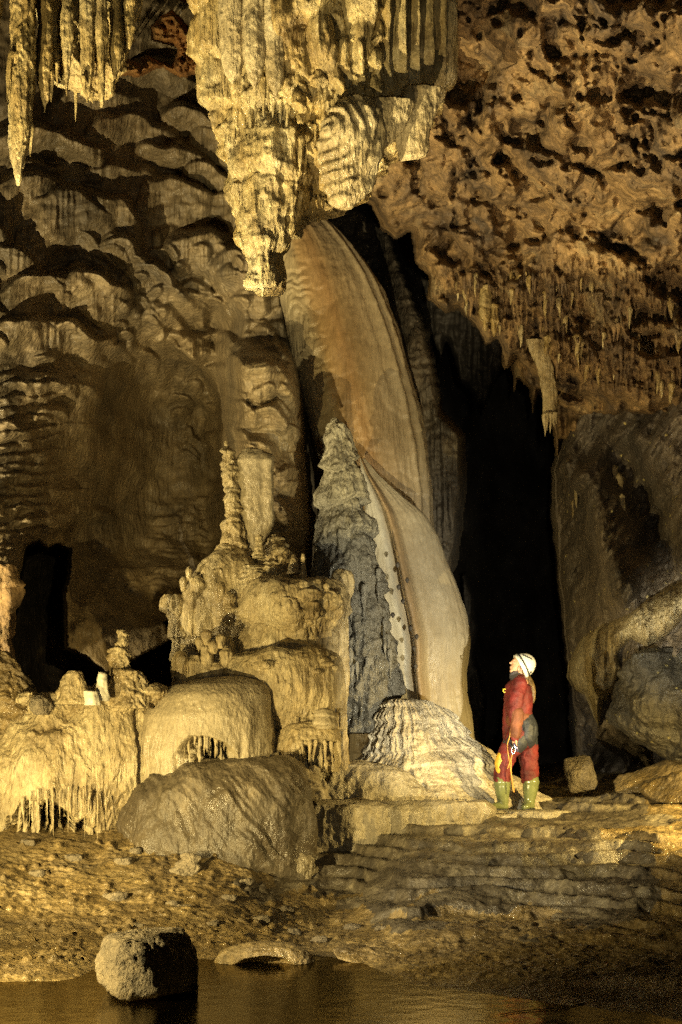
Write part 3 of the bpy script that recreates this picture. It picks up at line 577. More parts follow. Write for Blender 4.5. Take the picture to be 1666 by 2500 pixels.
adopt(ch, lathe('shield', [(215, 985, 1082), (255, 972, 1070), (300, 960, 1058), (335, 962, 1050), (365, 966, 1046), (382, 968, 1036), (394, 975, 985)], 11.1, M['cream'], .4, flow(.02, 12, 3, .03, 3, 0, 0, .008, 30), step=2.6))
adopt(ch, lathe('shield', [(250, 880, 1010), (290, 850, 1000), (320, 845, 985), (345, 850, 960), (372, 870, 925)], 11.0, M['cream'], .5, flow(.03, 9, 31, .05, 3, 0, 0, .01, 30), step=2.6))
rolls(ch, [(536, 600, -90, 205, 11.0), (592, 652, -90, 215, 10.95), (644, 700, -90, 240, 10.95), (690, 722, -120, 190, 11.0)], M['cream'], s=3)
for i, (l, r, v1) in enumerate([(712, 752, 300), (760, 800, 262), (806, 846, 330), (852, 896, 275), (902, 938, 300)]):
    w = r - l; c = (l + r) / 2
    adopt(ch, lathe('drapery', [(-120, l, r), (v1 - 80, l, r), (v1 - 30, l + 4, r - 3), (v1, c - 6, c + 6)], 10.98 + .02 * (i % 2), M['hang'], .9,
        lambda x, y, z, th, v, u, i=i: .075 * tiers(z, x, y, .17 + .02 * (i % 3), 40 + i, .8, .7) - .05 + .03 * fbm(x * 9, y * 9, z * 9, 3, i), step=2.8))
for i, (l, r, v1) in enumerate([(932, 966, 262), (956, 990, 250), (978, 1012, 262), (1004, 1034, 250), (1024, 1054, 232), (1046, 1078, 232), (1068, 1100, 232)]):
    adopt(ch, lathe('drapery', [(-150, l, r), (140, l, r), (205, l - 3, r - 6), (250, l - 16, r - 22), (286, l - 40, r - 50), (300, l - 54, l - 48)], 11.30 + .06 * i + .05 * (i % 2), M['hang'], 1.1, flow(.015, 20, i, .04, 2, 0, 0, .008, 30), step=2.8))
for i, (u, v0, v1, w, dY) in enumerate([(514, 170, 300, 9, .3), (528, 195, 318, 8, .1), (543, 205, 345, 8, 0), (558, 240, 405, 12, -.1), (574, 220, 350, 8, -.3), (592, 225, 398, 13, -.3), (610, 235, 372, 9, -.4), (624, 190, 330, 8, -.4),
    (641, 180, 285, 11, -.5), (657, 170, 275, 7, -.5), (669, 235, 300, 7, -.5), (686, 240, 310, 8, -.5), (702, 250, 330, 9, -.5), (566, 340, 450, 10, -.1), (583, 380, 500, 12, -.2), (596, 440, 590, 10, -.1), (612, 470, 620, 11, -.2),
    (690, 480, 600, 14, -.1), (706, 500, 572, 10, -.1), (722, 480, 545, 9, -.1), (628, 690, 718, 6, -.3), (642, 700, 726, 5, -.3), (654, 700, 722, 4, -.3), (668, 694, 722, 5, -.3), (616, 640, 706, 7, -.3),
    (740, 490, 518, 5, -.2), (752, 488, 514, 4, -.2), (763, 486, 522, 4, -.2), (775, 486, 512, 4, -.2), (787, 488, 508, 3, -.2), (648, 330, 420, 10, -.5), (735, 330, 420, 10, -.5), (770, 300, 350, 6, -.6), (850, 270, 330, 6, -.6), (620, 380, 470, 9, -.4), (670, 360, 450, 8, -.5), (548, 120, 230, 9, -.5), (505, 150, 240, 7, .4)]):
    adopt(ch, dripstone(None, u, v0, v1, w, 11.6 + dY, M['hang'], s=i))

# ---- curtains hanging at the top left
lc = thing('hanging_formation', 'ragged yellow curtains with long dripping stalactites hanging in the top left corner', 'stalactite', P(150, 0, 10.5))
adopt(lc, lathe('column', [(-330, -40, 120), (-60, 5, 100), (0, 20, 92), (100, 24, 90), (190, 14, 86), (250, 18, 84), (300, 22, 80), (350, 22, 74), (390, 24, 64), (430, 34, 56), (452, 42, 48)], 10.3, M['hang'], .9, flow(.05, 8, 2, .05, 2, 0, 0, .014, 24), step=2.8))
adopt(lc, lathe('body', [(-330, 60, 360), (-60, 80, 352), (0, 92, 345), (60, 100, 330), (110, 104, 312), (160, 108, 292), (200, 150, 268), (225, 205, 258), (240, 222, 254)], 10.7, M['hang'], .45,
    lambda x, y, z, th, v, u: .12 * fbm(x * 7, y * 4, z * .9, 3, 3) + .06 * ridged(x * 5, y * 5, z * 5, 3, 4) + .05 * fbm(x * 12, y * 12, z * 5, 3, 5), step=2.8))
rolls(lc, [(92, 128, -120, 262, 10.4), (150, 176, -120, 215, 10.4), (196, 232, -120, 250, 10.45), (236, 262, -120, 262, 10.4), (268, 296, -120, 190, 10.5), (300, 330, -150, 120, 10.55), (-60, 12, -300, 100, 10.4)], M['hang'], s=21)
for i, (u, v0, v1, w, Y, ln) in enumerate([(110, 200, 276, 8, 10.4, -2), (127, 170, 250, 7, 10.4, 0), (165, 170, 236, 7, 10.45, 0), (184, 150, 296, 9, 10.9, 0), (226, 225, 254, 6, 10.4, 0), (246, 225, 262, 7, 10.4, -2), (330, -40, 150, 12, 10.6, -30),
    (300, 90, 160, 8, 10.6, -6), (76, 300, 384, 7, 10.3, 0), (30, 120, 250, 9, 10.2, -14), (60, 350, 440, 6, 10.25, -12), (205, 180, 230, 6, 10.4, 0), (140, 150, 215, 6, 10.4, 2), (350, -60, 90, 9, 10.8, -16)]):
    adopt(lc, dripstone(None, u, v0, v1, w, Y, M['hang'], s=60 + i, lean=ln))

# ---- tall orange and cream flowstone cascade
orange = rock_mat('banded_flowstone', [(.27, .21, .13), (.38, .31, .2), (.44, .37, .25)], 1.0, (1, 1, .2), .45, 22, (.3, .6), (.20, .14, .08), .8, .5, wave=.6, grain=.25,
    uvstripe=[(.50, (.30, .25, .17)), (.60, (.36, .30, .18)), (.675, (.40, .31, .17)), (.70, (.37, .23, .09)), (.755, (.31, .17, .06)), (.785, (.25, .16, .07)), (.84, (.33, .25, .15)), (.90, (.38, .31, .20)), (1.0, (.34, .28, .19))])
def casd(x, y, z, th, v, u):
    q = np.mod(th / (2 * math.pi) , 1)
    k = np.floor(0)
    fold = .13 * np.exp(-((q - .66) / .012) ** 2) - .0
    rip = ss(.70, .655, q) * ss(.55, .62, q) * (.07 * tiers(z, x, y, .17, 9, 2.2, .8) - .02) + ss(.66, .7, q) * ss(1.0, .9, q) * .012 * tiers(z, x, y, .4, 19, 2.0, .8)
    lam = .022 * fbm(q * 50, z * .35, 1, 4, 3) + .05 * np.exp(-((q - .865) / .012) ** 2) + .04 * np.exp(-((q - .91) / .01) ** 2)
    return rip + lam * ss(.62, .68, q) + .05 * fbm(x * 2, y * 2, z * 1.2, 4, 5) + .006 * fbm(x * 22, y * 22, z * 12, 3, 8)
cas = form('flowstone_cascade', 'tall smooth flowstone cascade striped orange and cream behind the grey stalagmite', 'flowstone',
    [(525, 705, 750), (540, 684, 790), (570, 668, 830), (620, 668, 876), (700, 676, 930), (800, 696, 972), (900, 722, 1002), (1000, 748, 1026), (1100, 775, 1044), (1200, 815, 1056), (1300, 830, 1062), (1400, 840, 1072), (1600, 850, 1085), (1900, 850, 1090)], 17.7, orange, depth=.75, disp=casd, step=3.2, nmax=620)
def swed(x, y, z, th, v, u):
    q = np.mod(th / (2 * math.pi), 1)
    return .16 * np.exp(-((q - .72) / .02) ** 2) - .10 * np.exp(-((q - .69) / .016) ** 2) + .02 * fbm(q * 34, z * .4, 2, 4, 7) + .06 * fbm(x * 1.6, y, z * 1.1, 3, 9) + .004 * fbm(x * 26, y * 26, z * 12, 3, 8)
cream2 = rock_mat('pale_flowstone_sheet', [(.30, .26, .18), (.38, .34, .25), (.42, .38, .29)], .9, (1, 1, .2), .35, 26, (.35, .6), (.25, .17, .08), .7, .5, grain=.18,
    uvstripe=[(.5, (.36, .33, .26)), (.69, (.42, .40, .34)), (.72, (.34, .24, .12)), (.745, (.26, .16, .07)), (.77, (.34, .27, .17)), (.85, (.38, .32, .22)), (1.0, (.34, .29, .2))])
adopt(cas, lathe('sheet', [(1120, 878, 892), (1160, 882, 925), (1210, 888, 985), (1260, 890, 1040), (1310, 892, 1072), (1370, 900, 1094), (1440, 905, 1120), (1500, 915, 1140), (1560, 925, 1152), (1600, 935, 1146), (1640, 940, 1138), (1700, 950, 1142), (1760, 950, 1152), (1830, 950, 1160), (1900, 950, 1166)], 16.7, cream2, .45, swed, step=3.2, nmax=520))
for i, (u, v) in enumerate([(972, 1378), (995, 1415), (974, 1432), (985, 1466), (1003, 1532), (1018, 1553), (1012, 1582), (960, 1500), (1016, 1625)]):
    adopt(cas, single('drip_knob', None, None, [(v - 5, u - 2, u + 2), (v, u - 6, u + 5), (v + 5, u - 4, u + 3), (v + 9, u - 1, u + 1)], 15.99 + (1600 - v) * .0004, M['dark'], depth=.9, step=2.5, disp=flow(.0, 5, i, .02, 9)))

# ---- grey tiered stalagmite
greyst = rock_mat('pale_over_grey_crust', [(.30, .27, .2), (.44, .41, .32), (.52, .49, .40)], 2.2, (1, 1, .5), 1.0, 22, (.22, .6), (.20, .18, .14), 1.5, .6, grain=.45, zgrad=(3.9, 4.9, (.12, .115, .10)))
def gst(x, y, z, th, v, u):
    return .11 * tiers(z, x, y, .55, 3, .9, .86) - .05 + .07 * fbm(x * 15, y * 15, z * 2, 3, 4) + .10 * fbm(x * 5, y * 5, z * 4, 4, 6) + .035 * ridged(x * 9, y * 9, z * 9, 3, 7) * ss(1250, 1400, v) + .018 * fbm(x * 40, y * 40, z * 14, 3, 9)
gs = form('stalagmite', 'tall grey crusted stalagmite with pale pointed top before the orange cascade', 'stalagmite',
    [(1020, 812, 826), (1040, 800, 845), (1090, 795, 862), (1150, 786, 880), (1232, 776, 895), (1246, 782, 888), (1275, 774, 904), (1330, 768, 922), (1345, 776, 914), (1400, 775, 928), (1460, 790, 940), (1540, 805, 955), (1600, 815, 966), (1700, 820, 980), (1790, 820, 990)], 15.7, greyst, depth=1.0, disp=gst, step=2.6, nmax=420)
for i in range(34):
    u = 850 + rng.uniform(0, 112); v = 1380 + rng.uniform(0, 250); L = rng.uniform(30, 90)
    if u < 958 + (v - 1600) * .12: adopt(gs, dripstone(None, u, v, v + L, rng.uniform(5, 9), 15.4 - .0 + .25 * abs(u - 880) / 80 * .5 - .08, M['grey'], 'drip_rib', s=i))

def ribbed(u, v, s=1, w=7.0, thr=.0):
    """1 where a rib is left standing across a hollow"""
    return ss(thr - .10, thr + .10, fbm(u / w + .6 * fbm(u / 40, v / 30, s, 2, s), v / 160, s * 3.1, 2, s))
# ---- crown of the tiered formation
single('stalagmite', 'thin knobbly yellow stalagmite standing left of the smooth thick stump', 'stalagmite',
    [(1078, 548, 556), (1100, 544, 564), (1132, 543, 570), (1142, 544, 590), (1200, 544, 592), (1260, 547, 592), (1290, 546, 598), (1340, 545, 606), (1380, 542, 600), (1430, 540, 592)], 14.95, M['cream'], depth=.9,
    disp=lambda x, y, z, th, v, u: .045 * tiers(z, x, y, .13, 5, 1.6, .7) - .02 + .09 * fbm(x * 9, y * 9, z * 7, 3, 2) + .012 * fbm(x * 30, y * 30, z * 20, 2, 2), step=2.0)
single('stalagmite', 'thick smooth stump stalagmite with a flat domed top, right of the thin knobbly one', 'stalagmite',
    [(1094, 608, 625), (1100, 592, 645), (1112, 582, 656), (1128, 574, 667), (1180, 580, 665), (1250, 584, 662), (1290, 590, 655), (1325, 596, 642), (1340, 600, 636), (1352, 610, 628), (1420, 600, 640)], 15.0, M['smooth'], depth=.9,
    disp=lambda x, y, z, th, v, u: .05 * np.exp(-((u - 655) / 8) ** 2) + .02 * fbm(x * 14, y * 14, z * 1.2, 3, 2) + .03 * fbm(x * 4, y * 4, z * 4, 3, 4), step=2.2)
yel = form('flowstone_mound', 'glowing yellow shoulder of draped flowstone under the thin knobbly stalagmite', 'flowstone mound',
    [(1330, 540, 585), (1350, 515, 620), (1380, 490, 640), (1420, 470, 650), (1460, 456, 650), (1510, 450, 640), (1560, 448, 640), (1620, 445, 650)], 14.95, M['cream'], depth=.8, disp=flow(.09, 5, 7, .12, 1.8, .9, .08, .010, 26), step=2.6)
for i, (u, v0, v1, w) in enumerate([(470, 1440, 1560, 12), (492, 1450, 1590, 14), (515, 1470, 1580, 11), (538, 1440, 1540, 12), (556, 1490, 1575, 9), (580, 1500, 1560, 10)]):
    adopt(yel, dripstone(None, u, v0, v1, w * 1.3, 14.68, M['cream'], 'drapery', s=i))
lf = form('flowstone_mound', 'small ragged yellow buttress at the far left of the tiered formation, against the dark wall', 'flowstone mound',
    [(1452, 408, 432), (1462, 402, 440), (1490, 404, 446), (1510, 418, 448), (1560, 424, 462), (1600, 430, 470), (1640, 430, 480)], 14.9, M['cream'], depth=1, disp=flow(.05, 12, 8, .05, 4, .25, .06, .012, 26), step=2.2)
for (u, v) in [(448, 1420), (481, 1438), (462, 1395)]:
    adopt(lf, lathe('knob', [(v - 12, u - 3, u + 3), (v - 4, u - 9, u + 9), (v + 8, u - 8, u + 8), (v + 24, u - 5, u + 5)], 14.75, M['cream'], step=2, disp=flow(0, 1, 1, .03, 8)))
leaf = form('flowstone_mound', 'stack of thin leaf-like calcite shelves at the top of the tiered formation', 'flowstone mound',
    [(1306, 664, 676), (1322, 655, 694), (1345, 640, 712), (1370, 628, 728), (1395, 612, 740), (1430, 596, 752), (1480, 580, 770)], 14.8, M['cream'], depth=.8,
    disp=lambda x, y, z, th, v, u: .08 * tiers(z, x, y, .085, 6, 1.8, .75) - .04 + .13 * fbm(x * 5, y * 5, z * 5, 3, 3) + .01 * fbm(x * 30, y * 30, z * 30, 2, 2), step=2.0)
for i, (u, v0, v1, w, nm) in enumerate([(740, 1352, 1410, 6, 'thin grey peg stalagmite, the tallest on the rim of the leaf-like shelves'), (633, 1304, 1352, 9, 'short stubby yellow stalagmite between the smooth stump and the leaf-like shelves'), (716, 1362, 1392, 9, 'little round cream knob stalagmite beside the thin grey peg')]):
    single('stalagmite', nm, 'stalagmite', [(v0, u - w * .4, u + w * .4), (v0 + 6, u - w * .8, u + w * .8), ((v0 + v1) / 2, u - w * .9, u + w * .9), (v1, u - w * 1.3, u + w * 1.3), (v1 + 10, u - w * 1.5, u + w * 1.5)], 14.55, M['cream'], step=1.8, disp=flow(0, 1, i, .02, 9, .05, .02, .006, 40))
_late = lambda: scatter(yel, 16, 462, 640, 1370, 1600, front(14.95, 548, 100, .8, 1340, 120), (12, 24), seed=12, lr=(2, 4))
blk = form('flowstone_mound', 'pale wedge of rippled calcite below the leaf-like shelves', 'flowstone mound',
    [(1382, 600, 640), (1400, 585, 655), (1430, 575, 660), (1480, 570, 665), (1540, 560, 670)], 14.7, M['cream'], depth=.8, disp=lambda x, y, z, th, v, u: .05 * tiers(z, x, y, .07, 16, 1.4, .8) + .05 * fbm(x * 4, y * 4, z * 4, 3, 13), step=2.2)

# ---- upper dome with a drip fringe
M['hump'] = rock_mat('brown_streaked_flowstone', [(.045, .037, .025), (.10, .08, .05), (.21, .17, .11)], 2.0, (1, 1, .5), .6, 22, (.25, .6), (.07, .055, .04), .9, .6)  # brown stone, its tone lowered further in place of shade over the hump
def scatter(t, n, u0, u1, v0, v1, Yf, wr=(12, 26), mat=None, seed=1, lr=(1.2, 2.6), nm='lobe'):
    """rounded drapery lobes grown over a mound's front; Yf(u, v) = depth of its surface"""
    g = np.random.default_rng(seed)
    for i in range(n):
        u = g.uniform(u0, u1); v = g.uniform(v0, v1); w = g.uniform(*wr); L = w * g.uniform(*lr); k = Yf(u, v)
        adopt(t, lathe(nm, [(v - L * .55, u - w * .2, u + w * .2), (v - L * .4, u - w * .75, u + w * .75), (v, u - w, u + w), (v + L * .3, u - w * .85, u + w * .8), (v + L * .5, u - w * .35, u + w * .35)], k + w * k / F * .15, mat or M['cream'],
            .9, lambda x, y, z, th, vv, uu, i=i: .10 * fbm(x * 5, y * 5, z * 4, 3, i) * w / 20 + .02 * fbm(x * 20, y * 20, z * 3, 2, i), step=2.6))
def front(Y0, uc, hw, depth, vt=None, hv=60):
    def f(u, v):
        q = np.clip(1 - ((u - uc) / hw) ** 2, .0, 1)
        if vt is not None: q = q * np.clip(1 - ((vt + hv - v) / hv) ** 2 * (v < vt + hv), 0.05, 1)
        return Y0 - hw * Y0 / F * depth * np.sqrt(q)
    return f
_late()
domeC = form('flowstone_mound', 'upper mushroom-shaped dome with a ribbed fringe, topped by a pale round knob', 'flowstone mound',
    [(1416, 660, 800), (1424, 625, 828), (1440, 600, 844), (1465, 586, 852), (1490, 582, 852), (1512, 590, 846), (1530, 610, 835), (1545, 640, 820), (1580, 640, 810)], 14.4, M['cream'], depth=.85, wob=.10,
    disp=lambda x, y, z, th, v, u: .10 * fbm(x * 3, y * 3, z * 2, 3, 3) + ss(1450, 1500, v) * .07 * fbm(x * 11, y * 11, z * 1.5, 3, 5) + .02 * fbm(x * 12, y * 12, z * 12, 3, 6), step=2.4)
for i, (u, v0, v1, w) in enumerate([(628, 1490, 1530, 8), (645, 1495, 1528, 7), (662, 1500, 1536, 8), (682, 1498, 1530, 8), (700, 1500, 1545, 9), (716, 1498, 1540, 7), (735, 1490, 1540, 9), (752, 1495, 1556, 8), (770, 1500, 1574, 10), (786, 1490, 1552, 8), (800, 1480, 1540, 8), (816, 1470, 1520, 8), (830, 1460, 1505, 7)]):
    adopt(domeC, dripstone(None, u, v0, v1, w, 14.05 + .15 * ((u - 715) / 100) ** 2, M['cream'], 'drapery', s=i, lean=-(u - 770) * .2))
for k_, (u, v, r_, lab) in enumerate([(741, 1432, 16, 'round pale knob sitting on the rim of the upper mushroom-shaped dome'), (798, 1432, 8, 'tiny cream knob on the right side of the upper mushroom-shaped dome'), (560, 1462, 17, 'lumpy cream knob stalagmite on the slope left of the upper dome')]):
    single('calcite_knob', lab, 'stalagmite', [(v - r_, u - 4, u + 4), (v - r_ * .6, u - r_ * .8, u + r_ * .8), (v, u - r_, u + r_), (v + r_ * .8, u - r_ * .8, u + r_ * .8), (v + r_ * 1.4, u - r_, u + r_)], 13.98 if k_ < 2 else 14.5, M['cream'], step=2, disp=flow(0, 1, k_, .03, 6))
scatter(domeC, 16, 605, 835, 1432, 1500, front(14.4, 718, 134, .85, 1418, 70), (14, 30), seed=4)
# ---- pillar with a cap, right of the dome
pil = form('stalagmite', 'cream capped pillar between the upper dome and the grey stalagmite', 'stalagmite',
    [(1388, 828, 842), (1394, 812, 856), (1410, 806, 863), (1440, 808, 864), (1465, 816, 856), (1480, 822, 850), (1500, 806, 850), (1540, 795, 852), (1600, 796, 852), (1700, 812, 848), (1800, 818, 852), (1900, 815, 860)], 14.75, M['cream'], depth=1, disp=flow(.05, 14, 9, .04, 3, 0, 0, .012, 30), step=2.4)
# ---- middle storey
mids = [('broad middle storey of soft cream bulges under the upper dome', [(1528, 590, 790), (1545, 565, 815), (1580, 552, 826), (1640, 548, 832), (1700, 548, 832)], 14.55, 11),
        ('left corner of the middle storey, three fat yellow lobes over the dark recess', [(1575, 440, 490), (1590, 426, 505), (1620, 420, 520), (1660, 420, 530), (1690, 428, 530), (1704, 450, 520)], 14.35, 12),
        ('squat bulge beside the three fat yellow lobes, clustered knobs on top', [(1560, 490, 570), (1580, 480, 585), (1640, 480, 600), (1690, 490, 600), (1700, 500, 590)], 14.3, 13)]
for lab, pr, Y, sd in mids:
    t = form('flowstone_mound', lab, 'flowstone mound', pr, Y, M['cream'], depth=.8, wob=.12, disp=lambda x, y, z, th, v, u, sd=sd: .16 * fbm(x * 3.2, y * 3.2, z * 1.6, 3, sd) + .05 * fbm(x * 9, y * 9, z * 2.5, 3, sd + 1) + .012 * fbm(x * 26, y * 26, z * 18, 3, 2), step=2.5)
    if sd == 11:
        for i, (u, v0, v1, w) in enumerate([(600, 1540, 1600, 22), (640, 1560, 1620, 20), (690, 1548, 1602, 18), (735, 1545, 1606, 16), (770, 1550, 1600, 22), (800, 1556, 1600, 18), (575, 1600, 1650, 20), (625, 1590, 1640, 22)]):
            adopt(t, lathe('lobe', [(v0, u - w * .5, u + w * .5), (v0 + 12, u - w, u + w), (v1 - 8, u - w * .9, u + w * .9), (v1, u - w * .5, u + w * .5)], 14.2 + .002 * abs(u - 690), M['cream'], step=2.4, disp=flow(.02, 14, i, .05, 4)))
        scatter(t, 22, 560, 825, 1545, 1660, front(14.55, 690, 140, .8, 1530, 70), (14, 30), seed=9)
    if sd == 12:
        for i, (u, v0, v1, w) in enumerate([(440, 1590, 1690, 22), (475, 1600, 1700, 20), (506, 1585, 1695, 18)]):
            adopt(t, lathe('lobe', [(v0, u - w * .5, u + w * .5), (v0 + 16, u - w, u + w), (v1 - 12, u - w * .95, u + w * .95), (v1, u - w * .5, u + w * .5)], 13.98, M['cream'], step=2.4, disp=flow(.03, 10, i, .05, 4)))
    if sd == 13:
        for i, (u, v, w) in enumerate([(487, 1566, 10), (505, 1550, 13), (522, 1575, 11), (500, 1585, 11), (540, 1560, 12), (553, 1600, 18), (530, 1640, 22), (576, 1625, 18)]):
            adopt(t, lathe('knob', [(v - w, u - w * .4, u + w * .4), (v - w * .4, u - w, u + w), (v + w * .8, u - w * .9, u + w * .9), (v + w * 2, u - w * .5, u + w * .5)], 13.98, M['cream'], step=2.2, disp=flow(.0, 10, i, .04, 5)))
# ---- lower storey: two elephants' backs
fb = form('flowstone_mound', 'big draped hood, cream ribs below brown crust, right above the small fringed dome', 'flowstone mound',
    [(1584, 640, 790), (1592, 590, 820), (1608, 560, 834), (1640, 540, 842), (1690, 530, 846), (1740, 560, 846), (1770, 600, 842), (1790, 660, 838), (1830, 680, 830)], 14.15, M['cream'], depth=.85, wob=.08,
    disp=lambda x, y, z, th, v, u: .06 * fbm(x * 2.4, y * 2.4, z * 1.6, 3, 3) + ss(1620, 1680, v) * .05 * fbm(x * 12, y * 12, z * 1.3, 3, 5) + .02 * fbm(x * 16, y * 16, z * 8, 3, 6) - .25 * ss(1775, 1800, v + 14 * fbm(x * 6, 1, 1, 2, 2)), step=2.4)
for i, (u, v0, v1, w) in enumerate([(690, 1740, 1790, 10), (708, 1750, 1796, 9), (725, 1745, 1800, 10), (742, 1750, 1790, 9), (818, 1740, 1785, 9), (832, 1730, 1780, 8), (760, 1740, 1775, 9)]):
    adopt(fb, dripstone(None, u, v0, v1, w, 13.72 + .12 * ((u - 710) / 100) ** 2, M['cream'], 'drapery', s=i))
gb = form('flowstone_mound', 'large smooth grey-cream dome, lit fringed hollow underneath, left of the small fringed dome', 'flowstone mound',
    [(1652, 540, 600), (1661, 470, 632), (1674, 420, 648), (1700, 380, 662), (1750, 350, 672), (1800, 345, 676), (1840, 345, 674), (1870, 350, 670), (1910, 350, 668), (1960, 360, 660)], 13.7, M['smooth'], depth=.85,
    disp=lambda x, y, z, th, v, u: .07 * fbm(x * 1.8, y * 1.8, z * 1.3, 3, 13) + ss(1780, 1840, v) * .035 * fbm(x * 12, y * 12, z * 2, 3, 5) + .006 * fbm(x * 22, y * 22, z * 14, 3, 6) + .03 * np.exp(-((u - 612) / 14) ** 2) * ss(1700, 1760, v)
      - .45 * (1 - .9 * ribbed(u, v, 5, 8, .12)) * (np.sin(th) < .1) * ss(-3, 5, v - np.interp(u, [430, 450, 475, 520, 560, 585, 600], [1850, 1825, 1800, 1800, 1815, 1840, 1880])) * ss(432, 446, u) * ss(604, 592, u), step=2.0, nmax=800)
for i in range(11):
    u = 450 + i * 12.6 + rng.uniform(-3, 3); v0 = np.interp(u, [450, 475, 520, 560, 585], [1822, 1796, 1798, 1812, 1836])
    adopt(gb, dripstone(None, u, v0 - 4, v0 + rng.uniform(22, 72), rng.choice([2.2, 3, 4.5, 6.5]), 13.24 + .13 * ((u - 530) / 100) ** 2, M['cream'], 'drip_rib', s=i))
hb = form('flowstone_mound', 'small fringed dome in the middle with thick ribs hanging over a dark hollow', 'flowstone mound',
    [(1762, 730, 790), (1768, 700, 812), (1782, 682, 826), (1810, 670, 834), (1840, 668, 837), (1860, 676, 837), (1885, 690, 830)], 13.75, M['cream'], depth=.9,
    disp=lambda x, y, z, th, v, u: .06 * fbm(x * 4, y * 4, z * 3, 3, 23) + .015 * fbm(x * 16, y * 16, z * 10, 3, 6)
      - .4 * (1 - .92 * ribbed(u, v, 8, 8, .05)) * (np.sin(th) < .1) * ss(-3, 5, v - np.interp(u, [720, 740, 770, 800, 830], [1838, 1822, 1818, 1812, 1812])) * ss(716, 730, u), step=2.2)
for i, u in enumerate([738, 757, 770, 792, 809, 827]):
    adopt(hb, dripstone(None, u, 1806, 1862 + rng.uniform(-8, 4), rng.uniform(4, 6.5), 13.42 + .15 * abs(u - 752) / 80, M['cream'], 'drip_rib', s=i, lean=rng.uniform(-6, 6)))
scatter(fb, 12, 560, 830, 1600, 1640, front(14.15, 690, 156, .85, 1584, 60), (10, 20), seed=41, lr=(.9, 1.6))
single('calcite_knob', 'brown round knob perched on top of the small fringed dome', 'stalagmite', [(1728, 788, 800), (1734, 778, 812), (1748, 772, 818), (1764, 770, 822), (1780, 776, 820)], 13.55, M['smooth'], step=2.2, disp=flow(0, 1, 5, .05, 4, .1, .03))
low = form('flowstone_mound', 'low cluster of rounded lumps below the small fringed dome', 'flowstone mound',
    [(1848, 660, 700), (1858, 640, 720), (1880, 650, 745), (1900, 690, 775), (1920, 720, 790), (1938, 750, 790), (1950, 740, 800)], 13.5, M['smooth'], depth=.8, disp=flow(.03, 9, 5, .14, 3.5, .2, .06, .012), step=2.4)
for i, (u, v, w) in enumerate([(678, 1855, 18), (708, 1868, 16), (735, 1888, 18), (762, 1905, 16), (790, 1915, 14), (765, 1880, 12), (700, 1895, 18)]):
    adopt(low, lathe('lobe', [(v - w, u - w * .4, u + w * .4), (v - w * .3, u - w, u + w), (v + w * .8, u - w * .9, u + w * .9), (v + w * 1.4, u - w * .5, u + w * .5)], 13.5, M['smooth'], step=2.2, disp=flow(.02, 10, i, .12, 5)))

# ---- brown dome in front
single('flowstone_mound', 'wide brown hump of streaked flowstone lying in front of the smooth grey-cream dome', 'flowstone mound',
    [(1852, 590, 690), (1858, 520, 712), (1872, 440, 728), (1900, 372, 744), (1940, 324, 758), (1985, 310, 762), (2030, 306, 765), (2070, 312, 762), (2120, 318, 760), (2160, 330, 750)], 13.35, M['hump'], wob=.10, depth=.62,
    disp=lambda x, y, z, th, v, u: .16 * fbm(x * 1.7, y * 1.7, z * 1.3, 3, 3) + .02 * fbm(x * 9, y * 9, z * 4, 3, 33) + .05 * ridged((u - 640 + .7 * (1855 - v)) / 60, 1, z * 1.2, 3, 5) * ss(1850, 1890, v) + .010 * fbm(x * 18, y * 18, z * 12, 3, 6), step=2.6, nmax=460)
# ---- left mound
km = form('flowstone_mound', 'huge wet yellow mound at lower left with a long fringe of ribs along its foot', 'flowstone mound',
    [(1672, 250, 320), (1684, 190, 370), (1700, 120, 410), (1740, 20, 440), (1800, -80, 446), (1870, -160, 440), (1940, -220, 420), (2000, -240, 380), (2070, -250, 330), (2120, -250, 320)], 13.9, M['cream'], depth=.62, wob=.25,
    disp=lambda x, y, z, th, v, u: .16 * fbm(x * 1.4, y * 1.4, z * 1.1, 4, 3) + .05 * fbm(x * 7, y * 7, z * 2.4, 4, 5) + .025 * fbm(x * 18, y * 18, z * 9, 3, 6)
      - .10 * np.exp(-((u - 352 - .05 * (v - 1700)) / 7) ** 2) * ss(1680, 1720, v) * ss(1960, 1880, v)
      - .42 * (1 - .9 * ribbed(u, v, 3, 11)) * (np.sin(th) < .1) * ss(-3, 8, v + 14 * fbm(u / 18, 1, 1, 2, 4) - np.interp(u, [40, 60, 120, 200, 260, 285], [2040, 1975, 1958, 1962, 1990, 2050])) * ss(40, 52, u) * ss(282, 268, u), step=2.6, nmax=1300)
for i in range(12):
    u = 56 + i * 18.5 + rng.uniform(-3, 3); v0 = np.interp(u, [40, 60, 120, 200, 260, 285], [1985, 1955, 1940, 1944, 1968, 1985]) + rng.uniform(-8, 8); w = rng.choice([2.5, 3.5, 5])
    adopt(km, dripstone(None, u, v0 - 20, v0 + rng.uniform(40, 110), w, 13.02 + .26 * ((u - 100) / 250) ** 2 * 1.3, M['cream'], 'drip_rib', s=i, lean=rng.uniform(-5, 5)))
scatter(km, 16, 60, 400, 1688, 1730, lambda u, v: 13.45, (16, 34), seed=31, lr=(.8, 1.5))
single('flowstone_mound', 'rough brown bank of crumbly stone at the left edge above the wet yellow mound', 'flowstone mound',
    [(1590, -60, 10), (1620, -80, 30), (1660, -90, 60), (1700, -100, 90), (1760, -100, 120), (1850, -100, 140)], 13.7, M['mud'], depth=.6, disp=lambda x, y, z, th, v, u: .12 * fbm(x * 3, y * 3, z * 3, 4, 3) + .06 * ridged(x * 8, y * 8, z * 8, 3, 5), step=2.8)
